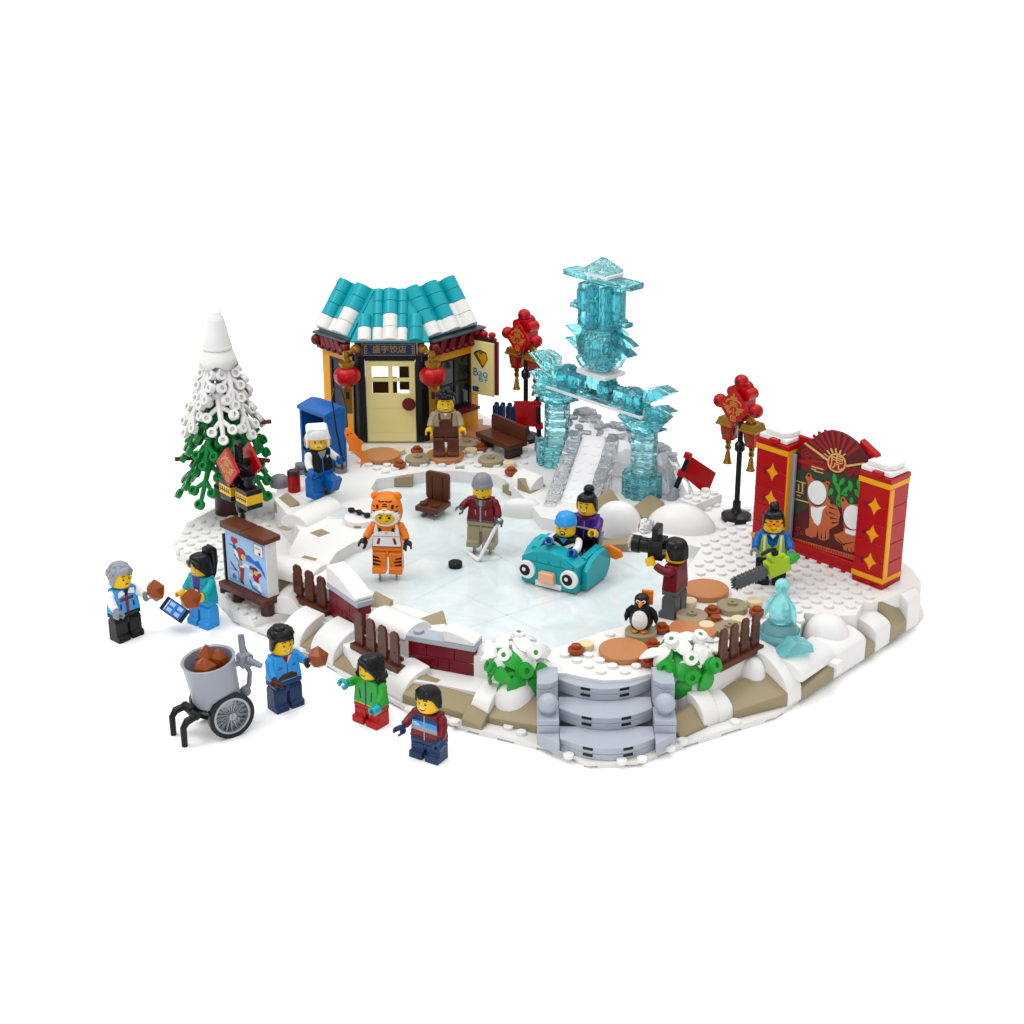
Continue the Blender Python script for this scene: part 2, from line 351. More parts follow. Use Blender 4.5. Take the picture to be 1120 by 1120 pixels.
# raised snow shelves and drifts on the deck
def ground_bits():
    b = MB('snow')
    def plate(L, z0, z1): b.prism(pix(L, z1), z0, z1)
    plate([(378, 497), (395, 483), (585, 478), (590, 493), (575, 512), (520, 508), (470, 505), (415, 513)], 3, 3.16) if False else None
    plate([(745, 617), (760, 598), (800, 606), (822, 622), (800, 640), (770, 633)], 3, 3.06) if False else None
    return b
def label_rock(kind): return 'rock' if kind == 'tan' else 'snow block'
def bank(name, label, p0, p1, prof, mat, z=.4, group=None, cut=None):
    """a block on the slope from foot p0 to foot p1 (photo pixels on level z); prof = (outward, height) outline"""
    P, Q = at(*p0, z), at(*p1, z); L = (Q-P).length; a = yaw(P, Q)
    b = MB(mat); b.prism([(o, h) for o, h in prof], .02, L-.02, 'yz')
    if cut is None and name == 'tan_rock': cut = random.choice([(.62, 1), (1, .6), (.75, 1.08), (1.05, .7)])
    if cut:
        k = len(b.v)//2; hm = max(h for _, h in prof)
        b.v = [Vector((v.x, v.y if v.y > -.01 or i_ < 0 else v.y, v.z*(c_ if v.z > .05 else 1))) for i_, v in enumerate(b.v) for c_ in [cut[0] if i_ < k else cut[1]]]
    b.v = [Vector((v.x, -v.y, v.z)) for v in b.v]
    return solo(name, b, label, 'rock' if name == 'tan_rock' else 'snow', P, a, group, bevel=.06, smooth=35)
def slope(h, w, lip=.45, top=.25): return [(0, 0), (0, lip), (-w+top, h), (-w, h), (-w, 0)]
def curve(h, w, n=8, lip=0.2): return [(-w, 0), (0, 0)]+[(-w+w*cos(pi/2*i/n), lip+(h-lip)*sin(pi/2*i/n)) for i in range(n+1)]
GR, GS = 'tan rocks in the snow bank', 'white snow blocks on the bank'
rk = lambda label, p, q, h, w, **k: bank('tan_rock', label, p, q, slope(h, w, **k), 'tan', group=GR)
sn = lambda label, p, q, h, w, **k: bank('snow_block', label, p, q, curve(h, w, **k), 'snow', group=GS)
# front left side, from the steps to the easel
rk('tan sloped rock left of the grey steps, under a round white dome', (533, 791), (588, 803), 1.55, 1.7, lip=.5)
sn('narrow curved white block between two tan rocks, behind the boy in the dark red jacket', (513, 785), (533, 791), 1.7, 1.8)
rk('small tan wedge rock at the foot of the narrow curved snow block', (504, 794), (527, 799), 1.0, 1.1)
rk('wide tan sloped rock below the low brick wall, behind the boy in dark red', (440, 769), (513, 789), 1.3, 1.8, lip=.55, top=.5)
sn('curved white snow block behind the girl in green', (420, 757), (440, 769), 1.75, 2.2)
sn('white rounded snow block above the girl in green, left of her hair', (393, 743), (420, 757), 1.35, 2.4)
rk('tan sloped rock right of the hand held roast, left of the girl in green', (364, 728), (393, 743), 1.6, 2.1, lip=.3)
sn('long curved white slope behind the roast held by the person in the bright blue jacket', (339, 715), (364, 728), 1.9, 2.4)
rk('narrow tan rock stripe behind the hair of the person in the bright blue jacket', (328, 710), (339, 715), 1.5, 2.4)
sn('white curved snow slope right of the easel foot', (306, 700), (328, 710), 1.7, 2.3)
# front right side, from the steps to the right corner
PEAK = lambda h, w: [(0, 0), (0, h*.45), (-w*.45, h), (-w, h*.8), (-w, 0)]
rk('small tan wedge rock right of the grey steps', (745, 809), (779, 793), 1.25, 1.3, lip=.2)
sn('white rounded snow block right of the small wedge, beside the right stone ball', (770, 797), (787, 790), 1.75, 1.6)
sn('lower white rounded snow block left of the big notched boulder', (787, 791), (803, 785), 1.35, 1.5)
bank('tan_rock', 'ridged tan rock below the left end of the right picket fence', (766, 779), (800, 766), PEAK(2.3, 1.7), 'tan', .4, GR)
rk('big tan boulder with a notch at the front edge of the right side', (803, 787), (862, 772), 1.75, 2.0, lip=.85, top=.3)
bank('tan_rock', 'tan rock with a slanted top below the right end of the right picket fence', (800, 767), (833, 751), PEAK(2.35, 1.6), 'tan', .4, GR)
sn('tall curved white arch of snow right of the big notched boulder', (862, 773), (877, 765), 2.9, 3.4, lip=.4)
rk('large upright tan rock below the loose ice chip', (877, 766), (912, 743), 1.55, 1.2, lip=1.3)
bank('tan_rock', 'tan slope between the tall snow arch and the loose ice chip', (856, 740), (872, 733), slope(1.3, 1.6, .2), 'tan', 1.7, GR)
bank('snow_block', 'white rounded snow block above the upright tan rock', (877, 747), (913, 722), curve(1.15, 1.7), 'snow', 1.75, GS)
sn('white snow block at the right, next to the upright tan rock', (912, 743), (946, 721), 2.05, 1.9, lip=1.3)
bank('snow_block', 'small white tooth of snow hanging over the edge right of the upright tan rock', (914, 727), (921, 722), [(.12, -.75), (.12, .05), (-.9, .05), (-.9, -.3), (-.1, -.3)], 'snow', 1.9, GS)
rk('thin tan rock slice between two white snow blocks near the right end', (946, 721), (957, 714), 1.9, 2.0, lip=1.0)
sn('small white rounded snow block left of the peaked tan rock', (957, 714), (973, 703), 2.05, 2.0, lip=1.2)
bank('tan_rock', 'peaked tan rock under the right pillar of the photo wall', (973, 703), (991, 691), PEAK(2.55, 1.9), 'tan', .4, GR)
sn('white rounded snow block at the rightmost corner', (991, 691), (1005, 682), 2.7, 1.7, lip=1.9)
# more of the bank: middle row
def wedge(label, px, py, z, rz, sx, sy, h, lip=.3, mat='tan'):
    b = MB(mat); b.prism([(-sy/2, 0), (-sy/2, lip), (sy/2-.25, h), (sy/2, h), (sy/2, 0)], -sx/2, sx/2, 'yz')
    return solo('tan_rock' if mat == 'tan' else 'snow_block', b, label, 'rock' if mat == 'tan' else 'snow', at(px, py, z), rz, GR if mat == 'tan' else GS, bevel=.06)
def dome(label, px, py, z, rx, ry, h, rz=0, name='snow_mound', nrm=2.6):
    b = MB('snow'); n = 10; vs = []; fs = []; K = 24
    for j in range(n+1):
        t = j/n; rr = cos(t*pi/2)**(2/nrm)
        for i in range(K): a = 2*pi*i/K; vs.append((rx*rr*cos(a), ry*rr*sin(a), h*sin(t*pi/2)**(2/nrm)))
    for j in range(n):
        for i in range(K): fs.append((j*K+i, j*K+(i+1) % K, j*K+K+(i+1) % K, j*K+K+i))
    fs.append(tuple(range(n*K, n*K+K))); fs.append(tuple(range(K))[::-1]); b.add(vs, fs)
    return solo(name, b, label, 'snow', at(px, py, z), rz, 'white snow mounds', bevel=0, smooth=50)
dome('round white dome of snow on the slope left of the steps, under the flower bush', 564, 770, 1.1, 1.3, 1.15, 1.9, nrm=2.3)
dome('white rounded snow lump right of the upper right step pillar', 756, 775, .4, 1.15, 1.1, 2.6, nrm=2.4)
dome('round white snow dome under the stud plate, right of the ice sculpture', 903, 706, 1.3, 1.5, 1.5, 2.2, nrm=2.3)
dome('small white rounded lump under the right end of the picket fence', 823, 752, .9, .75, .9, 2.0, R(30), nrm=2.6)
dome('rounded white mound at the rink edge in front of the right ice pillar', 676, 583, 2.5, 1.75, 1.2, 2.4, R(-15), nrm=2.4)
dome('big smooth white snow mound between the right ice pillar and the lantern post', 745, 576, 3.0, 2.5, 1.6, 1.75, R(-20), nrm=1.75)
dome('white rounded snow step below the left ice pillar, nearer the rink', 571, 563, 2.1, 1.5, .75, 1.25, R(-8), nrm=3)
bank('snow_block', 'white curved snow block just below the left ice pillar', (556, 537), (579, 546), curve(1.5, 1.5), 'snow', 2.5, GS)
bank('tan_rock', 'tan rock left of the snow below the left ice pillar, at the rink edge', (549, 538), (559, 543), slope(1.15, 1.1, .9), 'tan', 2.1, GR)
bank('tan_rock', 'tan rock between the snow block and the foot of the ice slide', (580, 546), (601, 538), slope(1.3, 1.4, .4), 'tan', 2.6, GR)
bank('tan_rock', 'tan rock under the right ice pillar, left of the rounded mound', (655, 566), (680, 556), slope(1.2, 1.2, .4), 'tan', 2.9, GR)
bank('tan_rock', 'tan rock under the right ice pillar, right of the rounded mound', (706, 574), (727, 553), slope(1.0, 1.2, .4), 'tan', 2.9, GR)
bank('tan_rock', 'low tan rock at the rink edge behind the teal bumper car', (655, 603), (698, 604), slope(.85, .8, .7), 'tan', 2.1, GR)
bank('tan_rock', 'tan rock set in the rink edge behind the tiger hood, with a round boss', (412, 533), (452, 533), slope(.95, .5, .95), 'tan', 2.1, GR)
bank('tan_rock', 'tan rock face in the rink edge behind the photographer', (771, 612), (789, 632), [(0, 0), (0, .9), (-.8, .9), (-.8, 0)], 'tan', 2.1, GR) if False else None
bank('tan_rock', 'tan rock tip behind the snow capped brick wall at the left rink edge', (403, 668), (423, 672), slope(1.0, 1.0, .3), 'tan', 2.7, GR)
bank('tan_rock', 'pointed tan rock behind the long white drift, in the front rink edge', (462, 700), (492, 696), slope(1.1, 1.6, .2), 'tan', 2.4, GR)
wedge('tan rock just right of the easel board, behind a short white drift', 313, 648, .85, R(-46), 2.4, 1.4, 2.0, .8)
wedge('tan rock between the can and the long white drift at the left', 314, 563, 2.0, R(-60), 2.2, 1.2, 1.25, .8)
# white drifts along the left deck
def drift(label, p, q, w, h, z=3.0, n=8):
    P, Q = at(*p, z), at(*q, z); L = (Q-P).length
    b = MB('snow'); b.prism([(w*cos(pi*i/n), h*sin(pi*i/n)) for i in range(n+1)], 0, L, 'yz')
    return solo('snow_drift', b, label, 'snow', P, yaw(P, Q), 'long rounded snow drifts', bevel=.05, smooth=40)
drift('long rounded white drift below the red drinking can, beside the fishing hole', (322, 577), (362, 557), 1.3, 1.0, 2.7)
drift('short rounded white drift between the easel and the first picket fence', (311, 672), (330, 652), 1.2, 1.3, .9)
drift('rounded white drift behind the easel, above the first picket fence', (305, 622), (352, 634), 1.4, 1.0, 2.4)
drift('long rounded white drift at the front rink edge, behind the second picket fence', (415, 676), (458, 694), 1.2, .8, 2.9)
drift('white snow bar at the rink edge above the right end of the low brick wall', (528, 712), (556, 718), 1.0, .7, 2.8)
b = MB('snow'); b.rcyl(0, 0, 0, .42, 1.15, 28); b.use('tan'); b.cb(-.1, -1.13, .02, .5, .1, .16)
solo('snow_stool', b, 'white round plate stack by the fishing hole with a black tool on it', 'snow stool', at(394, 571, 3), 0)
b = MB('snow'); b.rcyl(0, 0, 0, .06, 1.2, 30); b.use('groove'); b.rcyl(0, 0, .06, .075, 1.03, 30)
solo('fishing_hole', b, 'pale round fishing hole cut in the snow in front of the fisherman', 'ice hole', at(371, 561, 3), 0, bevel=0)
b = MB('black'); b.tube([(-.85, 0, .16), (-.3, 0, .2), (.3, 0, .2), (.85, 0, .16)], [.15, .1, .1, .15]); b.ell((0, 0, .2), .28, .22, .2, 10, 6); b.ring((-.78, 0, .18), .24, .1, .2); b.ring((.78, 0, .18), .24, .1, .2)
solo('ice_drill', b, 'small black hand tool lying across the white plate stack', 'tool', at(393, 563, 3.43), R(-38), bevel=0)
# tan patches showing between the snow plates
for px, py, rz, a, c, lab in [(350, 583, -46, 1.0, 1.0, 'flat tan square tile in the snow left of the tiger skater'), (338, 611, -30, 1.1, .5, 'small flat tan tile in the snow above the first picket fence'), (312, 578, -40, .9, .5, 'small flat tan tile in the snow left of the long drift'), (503, 512, 0, .7, .3, 'tiny flat tan tile in the snow in front of the tan round plate')]:
    b = MB('tan'); b.cb(0, 0, 0, a, c, .03); solo('rock_tile', b, lab, 'tile', at(px, py, 3), R(rz), 'flat tan tiles in the snow', bevel=0)
# ---------------- stepping tiles
PROTO = {}
def mk_tile(k):
    b = MB({'n': 'nougat', 't': 'sand', 'r': 'rust', 'c': 'cream'}[k]); r = RAD[k]
    if k == 'n': b.lathe([(r-.08, 0), (r-.08, .05), (r, .08), (r, .36), (r-.04, .4), (0.001, .4)], 40)
    if k == 't': b.lathe([(r-.06, 0), (r, .06), (r, .38), (r-.04, .42), (.001, .42)], 32); b.ring((0, 0, .5), .3, .13, .2)
    if k == 'r': b.lathe([(.34, 0), (.4, .08), (r, .2), (r, .38), (r-.04, .42), (.001, .42)], 20); b.stud(0, 0, .42, .3, .2)
    if k == 'c': b.lathe([(.42, 0), (r, .06), (r, .36), (r-.03, .4), (.001, .4)], 20)
    return b
NM = {'n': ('stepping_tile', 'tile', 'large flat brown stepping tiles'), 't': ('round_plate', 'plate', 'tan round plates'), 'r': ('round_stud', 'stud', 'rust brown round studs'), 'c': ('round_tile', 'tile', 'pale cream round tiles')}
for k, px, py, lab in TL:
    h = {'n': .4, 't': .42, 'r': .5, 'c': .4}[k]; loc = at(px, py, 3+h); loc.z = 3.0+(.06 if (k == 'c' and px == 773) else 0)
    if k in PROTO: dup(PROTO[k], loc, random.random()*6, lab)
    else: PROTO[k] = solo(NM[k][0], mk_tile(k), lab, NM[k][1], loc, 0, NM[k][2], bevel=0, smooth=35)
# ---------------- grey curved steps
st = thing('stone_steps', 'light grey curved stone steps with two flanking pillars and stone balls', 'steps', (5.45, -19.6, 0))
for i, (R0, z0, z1) in enumerate([(8.2, .4, 1.2), (6.1, 1.2, 2.0), (4.05, 2.0, 2.8)]):
    b = MB('stone'); hw = 2.72
    for za, zb in ((z0, z0+.4), (z0+.404, z1)):
        f = [(hw*(2*q/16-1), -R0+1.25*(2*q/16-1)**2) for q in range(17)]
        b.prism(f+[(hw, -R0+2.6), (-hw, -R0+2.6)], za+.006, zb-.006)
    b.use('black')
    for q in (-.42, .42):
        x = q*hw; y = -R0+1.25*q*q
        for za in (z0+.2, z0+.6): b.tr((x, y+.02, 0), math.atan(2.5*q/hw)); b.cb(0, 0, za, .6, .13, .17); b.tr()
    build('step', b, st, bevel=.03)
for s in (-1, 1):
    b = MB('stone'); b.prism([(s*2.77, -2.6), (s*2.77, -4.2), (s*3.2, -4.7), (s*4.0, -4.7), (s*4.0, -2.6)], .4, 3.1); b.prism([(s*2.77, -2.6), (s*2.77, -4.2), (s*3.2, -4.7), (s*4.0, -4.7), (s*4.0, -2.6)], 3.12, 3.5)
    build('upper_pillar', b, st, bevel=.04)
    b = MB('stone'); b.box(s*2.74, s*4.0, -6.4, -4.74, .4, 1.66) if s > 0 else b.box(-4.0, -2.74, -6.4, -4.74, .4, 1.66)
    x0, x1 = (2.74, 4.0) if s > 0 else (-4.0, -2.74); b.box(x0, x1, -6.4, -4.74, 1.68, 2.0); b.prism([(s*2.74, -6.42), (s*4.0, -6.42), (s*2.74, -7.7)], .4, 1.2)
    pl = build('lower_pillar', b, st, bevel=.04)
    b = MB('stone'); b.rcyl(s*3.37, -5.5, 2.0, 2.15, .35); b.ell((s*3.37, -5.5, 2.62), .62, nu=22, nv=14); build('stone_ball', b, pl, bevel=0, smooth=60)
# ================================================ people (toy figures)
HZ, TZ = 1.86, 3.46        # hip top, torso top
def person(label, loc, rz, c, hair=None, armA=15, armB=15, legA=0, legB=0, short=False, face='smile', front=None, outA=0, outB=0, headyaw=0, skates=False, tilt=0, glasses=None):
    """c = colours: torso, arm, hand, leg, hip. Arm and leg A are at the figure's own right (image left when it faces us)."""
    root = thing('person', label, 'person', loc, rz, 'toy figures', 1.04)
    dz = -.62 if short else 0
    def arm(b, s, ang, out, part):
        M = Matrix.Translation((s*.78, 0, TZ+dz-.36)) @ Matrix.Rotation(s*R(-8-out), 4, 'Y') @ Matrix.Rotation(-R(ang), 4, 'X')
        sv = b.m; b.m = M
        if part == 'sleeve':
            b.ell((s*.06, 0, 0), .31, .33, .31, 14, 10); b.tube([(s*.06, 0, .02), (s*.14, 0, -.35), (s*.17, -.06, -.62), (s*.17, -.22, -.95)], [.29, .28, .26, .235], 14)
        else:
            b.tube([(s*.06, 0, 0), (s*.16, -.03, -.55), (s*.17, -.22, -.94), (s*.17, -.3, -1.1)], [.1, .1, .12, .14], 10)
            A = Matrix.Translation((s*.17, -.4, -1.32)) @ Matrix.Rotation(R(28), 4, 'X'); b.m = M @ A
            k = 12; po = []; pi_ = []
            for i in range(k+1):
                a = R(-52+284*i/k); po.append((.29*cos(a), .29*sin(a))); pi_.append((.17*cos(a), .17*sin(a)))
            b.prism(po+pi_[::-1], -.24, .24, 'xz')
        b.m = sv
        return M @ Vector((s*.17, -.42, -1.35))
    # body: head, neck, core, inner arms and hands in one mesh
    h0 = TZ+dz+.06
    b = MB('skin')
    b.rcyl(0, 0, HZ+dz+.05, h0+.1, .32, 14)
    for s in (-1, 1): b.use('skin'); b.tube([(0, 0, h0-.4), (s*.8, 0, h0-.42)], .12, 8)
    Hm = Matrix.Translation((0, 0, h0)) @ Matrix.Rotation(headyaw, 4, 'Z') @ Matrix.Rotation(R(tilt), 4, 'X')
    b.m = Hm
    hr = .635
    b.lathe([(.001, 0), (.44, 0), (.56, .05), (.625, .17), (hr, .3), (hr, .88), (.6, 1.02), (.52, 1.12), (.35, 1.16), (.001, 1.16)], 26)
    b.rcyl(0, 0, 1.15, 1.33, .3, 16)
    def hp(x, z, o=.01): f = x/hr; return ((hr+o)*sin(f), -(hr+o)*cos(f), z)
    def blob(x, z, w, h, mat, o=.012, n=10):
        b.use(mat); b.face([hp(x+w*cos(2*pi*i/n), z+h*sin(2*pi*i/n), o) for i in range(n)])
    def stroke(pts, w, mat='ink', o=.012):
        b.use(mat)
        for (x0, z0), (x1, z1) in zip(pts, pts[1:]):
            d = math.hypot(x1-x0, z1-z0); nx, nz = -(z1-z0)/d*w, (x1-x0)/d*w
            b.face([hp(x0-nx, z0-nz, o), hp(x1-nx, z1-nz, o), hp(x1+nx, z1+nz, o), hp(x0+nx, z0+nz, o)])
    for s in (-1, 1):
        blob(s*.21, .66, .065, .085, 'ink'); blob(s*.21+.02, .69, .02, .025, 'white', .018)
        if face == 'angry': stroke([(s*.34, .9), (s*.1, .8)], .035)
        else: stroke([(s*.32, .84), (s*.21, .89), (s*.1, .86)], .026)
    if face == 'smile': stroke([(-.2, .38), (-.1, .32), (0, .3), (.1, .32), (.2, .38)], .022)
    if face == 'grin' or face == 'open':
        b.use('ink'); b.face([hp(-.23, .42), hp(-.14, .27), hp(0, .22), hp(.14, .27), hp(.23, .42)])
        b.use('white'); b.face([hp(-.18, .41, .018), hp(-.15, .34, .018), hp(.15, .34, .018), hp(.18, .41, .018)])
        if face == 'open': b.use('red'); b.face([hp(-.09, .29, .018), hp(0, .24, .018), hp(.09, .29, .018)])
    if face == 'lips': blob(0, .34, .11, .05, 'red'); stroke([(-.12, .35), (.12, .35)], .012)
    if face == 'moustache':
        b.use('white'); b.face([hp(0, .5), hp(-.2, .44), hp(-.26, .28), hp(-.16, .36), hp(0, .4), hp(.16, .36), hp(.26, .28), hp(.2, .44)]); stroke([(-.1, .3), (.1, .3)], .02)
    if face == 'angry':
        b.use('white'); b.face([hp(-.22, .38), hp(-.2, .26), hp(.2, .26), hp(.22, .38)]); stroke([(-.22, .38), (.22, .38), (.2, .26), (-.2, .26), (-.22, .38)], .016)
        b.use('ink_brown'); b.face([hp(-.45, .3), hp(-.25, .2), hp(.25, .2), hp(.45, .3), hp(.3, .12), hp(-.3, .12)])
    if face == 'teeth': b.use('white'); b.face([hp(-.2, .4), hp(-.14, .28), hp(0, .25), hp(.14, .28), hp(.2, .4)]); stroke([(-.2, .4), (-.14, .28), (0, .25), (.14, .28), (.2, .4), (-.2, .4)], .014)
    if face == 'beard':
        blob(0, .34, .2, .15, 'ink'); blob(0, .35, .12, .08, 'white', .018); blob(0, .31, .09, .04, 'red', .022)
    b.m = Matrix(); b.use(c.get('hand', 'skin'))
    hands = [arm(b, -1, armA, outA, 'hand'), arm(b, 1, armB, outB, 'hand')]
    body = build('body', b, root, bevel=0, smooth=50)
    # jacket: torso and sleeves
    b = MB(c['torso']); z0, z1 = HZ+dz, TZ+dz
    bw, tw = .99, .76
    b.add([(-bw, -.47, z0), (bw, -.47, z0), (bw, .47, z0), (-bw, .47, z0), (-tw, -.43, z1), (tw, -.43, z1), (tw, .43, z1), (-tw, .43, z1)],
          [(0, 3, 2, 1), (4, 5, 6, 7), (0, 1, 5, 4), (1, 2, 6, 5), (2, 3, 7, 6), (3, 0, 4, 7)])
    b.use(c.get('arm', c['torso'])); arm(b, -1, armA, outA, 'sleeve'); arm(b, 1, armB, outB, 'sleeve')
    jk = build('jacket', b, root, bevel=.06)
    if front:
        b = MB('white')
        def fp(x, z, o=.012): return (x, -.47+.04*z/1.6-o, z0+z)
        front(b, fp); build('jacket_print', b, jk, bevel=0)
    # trousers
    b = MB(c.get('hip', c['leg']))
    b.box(-.97, .97, -.45, .45, HZ-.3+dz, HZ-.01+dz); b.box(-.1, .1, -.42, .42, HZ-.75+dz*.8, HZ-.3+dz)
    b.use(c['leg'])
    for s, ang in ((-1, legA), (1, legB)):
        hz = HZ-.58
        if short:
            b.prism([(.43, 0), (.43, HZ+dz-.31), (-.43, HZ+dz-.31), (-.43, .45), (-.66, .4), (-.66, 0)], s*.53-.43, s*.53+.43, 'yz'); continue
        b.m = Matrix.Translation((0, 0, hz)) @ Matrix.Rotation(-R(ang), 4, 'X') @ Matrix.Translation((0, 0, -hz))
        pr = [(.43, 0), (.43, hz), (.36, hz+.2), (.15, hz+.28), (-.2, hz+.28), (-.38, hz+.16), (-.44, hz), (-.44, .46), (-.62, .4), (-.64, .36), (-.64, 0)]
        b.prism(pr, s*.525-.435, s*.525+.435, 'yz')
        if c.get('print') == 'tiger':
            b.use('ink')
            for q, (zz, ww) in enumerate(((1.1, .36), (.86, .46), (.62, .42))): x = s*.93; b.face([(x, -.455, zz+.1), (x-s*ww, -.455, zz), (x-s*ww*1.25, -.455, zz-.12), (x, -.455, zz-.06)])
            b.use(c['leg'])
        if skates:
            b.use('silver'); b.prism([(.35, .02), (.2, -.3), (.3, -.42), (.2, -.56), (-.3, -.56), (-.55, -.4), (-.3, -.3), (-.4, .02)], s*.525-.05, s*.525+.05, 'yz'); b.use(c['leg'])
        b.m = Matrix()
    build('trousers', b, root, bevel=.05)
    if hair: hair(root, Hm)
    return root, [MW[root.name] @ Vector(h) for h in hands]
# ---------------- hair and hats; origin at the bottom of the head
def shell(b, zf, zb, r=.71, top=1.42, ridge=.03, nr=18, sx=1, sy=1, flare=0, part=.75, cy=0.02, N=48, J=12, side=None, op=.12):
    vs = []; fs = []
    for j in range(J+1):
        t = j/J
        for i in range(N):
            a = 2*pi*i/N; w = (1-cos(a))/2; w = 0 if w < .0 else w
            ww = min(1, max(0, (w-op)/.35)); ww = ww*ww*(3-2*ww)
            zbot = zf+(zb-zf)*ww
            if side is not None: zbot += side*sin(a)**2
            th = t*pi/2; rr = r*(sin(th)**.58)*(1+flare*max(0, t-.5)*ww); rr *= 1+ridge*sin(nr*a+t*3)*min(1, t*2)
            z = zbot+(top-zbot)*(cos(th)**.62 if t < 1 else 0)
            vs.append((rr*sin(a)*sx, -rr*cos(a)*sy+cy, z))
    for j in range(J):
        for i in range(N): fs.append((j*N+i, j*N+(i+1) % N, j*N+N+(i+1) % N, j*N+N+i))
    k = len(vs); vs.append((0, cy, max(zf, zb)+.1)); o = J*N
    for i in range(N): fs.append((o+i, o+(i+1) % N, k))
    fs.append(tuple(range(N)))
    b.add(vs, fs)
def hairdo(fn, name='hair', mat='black', bevel=0):
    def f(root, Hm):
        b = MB(mat); b.m = Hm; sv = b.add
        fn(b); build(name, b, root, bevel=bevel, smooth=55)
    return f
def h_bun(b, bz=1.6, by=.25, r=.36): shell(b, 1.0, .2, ridge=.02); b.ell((0, by, bz), r, r, r*.9, 16, 10, lambda a, q: 1+.05*sin(6*a+5*q)); b.lathe([(r*.9, 0), (r*1.05, .06), (r*.9, .12)], 18, (0, by, bz-.3))
def h_up(b):
    shell(b, .98, .2, r=.73, top=1.4, ridge=.015)
    b.ell((0, .08, 1.16), .8, .77, .5, 36, 22, lambda a, q: 1+.035*sin(9*a+8*q))
    b.ell((-.12, .02, 1.58), .42, .45, .22, 20, 10, lambda a, q: 1+.05*sin(6*a+5*q))
def h_pony(b):
    shell(b, .98, .15, ridge=.025, side=-.25); b.tube([(-.05, -.66, 1.12), (.3, -.68, .95), (.58, -.42, .6), (.66, -.2, .2)], [.1, .2, .18, .06], 8)
    b.tube([(-.1, -.66, 1.1), (-.42, -.58, .9), (-.62, -.3, .5), (-.66, -.1, .2)], [.1, .18, .16, .06], 8)
    b.tube([(0, .42, 1.35), (.05, .75, 1.5), (.1, .98, 1.3), (.12, 1.0, .6), (.1, .92, -.3), (.06, .86, -.75)], [.2, .3, .3, .28, .2, .05], 12); b.ring((0, .55, 1.42), .3, .1, .2, 'Y')
def h_bob(b):
    shell(b, .95, .02, r=.74, ridge=.035, nr=15, flare=.35, side=-.4, cy=.06, op=.035)
    for i in range(9):
        a = pi*(.38+1.24*i/8); b.ell((.8*sin(a), -.76*cos(a)+.08, .08), .19, .19, .2, 8, 6)
    b.tube([(-.3, -.62, 1.2), (.1, -.72, 1.08), (.5, -.56, .8), (.68, -.3, .3)], [.08, .16, .18, .1], 8)
def h_short(b):
    shell(b, 1.0, .42, r=.72, ridge=.05, nr=13, side=-.15)
    for i in range(10): a = -1.2+2.4*i/9; b.tube([(.35*sin(a), -.35*cos(a), 1.38), (.62*sin(a+.2), -.62*cos(a+.2), 1.18), (.68*sin(a+.35), -.68*cos(a+.35), .92)], [.12, .13, .03], 7)
def h_spiky(b):
    shell(b, 1.0, .4, r=.7, top=1.4, ridge=.03)
    rnd = random.Random(3)
    for i in range(46):
        a = rnd.uniform(0, 2*pi); q = rnd.uniform(.25, 1.4); rr = .66*sin(q); z = 1.0+.48*cos(q)
        if cos(a) > .4 and z < 1.12: continue
        b.ell((rr*sin(a), -rr*cos(a), z), .17, .17, .16, 8, 6)
def h_curly(b):
    shell(b, 1.0, .15, r=.72, ridge=.03); rnd = random.Random(5)
    for i in range(90):
        a = rnd.uniform(0, 2*pi); q = rnd.uniform(.1, 2.1); rr = .68*sin(q); z = .9+.55*cos(q)
        if cos(a) > .35 and z < 1.05: continue
        if z < .1: continue
        b.ell((rr*sin(a), -rr*cos(a)+.08, z), .2, .2, .18, 8, 6)
def h_smooth(b): shell(b, .95, .28, r=.73, top=1.46, ridge=0, N=40)
def h_beanie(b):
    b.lathe([(.66, .72), (.72, .74), (.72, .92), (.69, .95), (.67, 1.1), (.58, 1.36), (.4, 1.56), (.18, 1.66), (.001, 1.68)], 28)
    b.lathe([(.001, .75), (.66, .72)], 28)
def h_cap(b):
    b.lathe([(.68, .78), (.73, .8), (.73, .95), (.7, 1.0), (.66, 1.24), (.5, 1.48), (.25, 1.6), (.001, 1.63)], 28); b.lathe([(.001, .8), (.68, .78)], 28)
def h_ushanka(root, Hm):
    b = MB('white'); b.m = Hm; wob = lambda a, q: 1+.03*sin(9*a+7*q)
    b.rbox(-.76, .76, .85, 1.62, -.72, .74, .22); b.ell((0, -.62, 1.2), .72, .2, .4, 20, 10, wob)
    for s in (-1, 1): b.ell((s*.72, .1, .55), .2, .42, .55, 14, 10, wob); b.use('orange'); b.rcyl(s*.9, .12, .5, .52, .001) if False else b.use('white')
    b.ell((0, .62, .55), .6, .2, .5, 16, 8, wob)
    o = build('fur_hat', b, root, bevel=.05, smooth=55)
    b = MB('orange'); b.m = Hm
    for s in (-1, 1): b.ring((s*.9, .05, .5), .3, .18, .06, 'X')
    build('ear_ring', b, o, bevel=0)
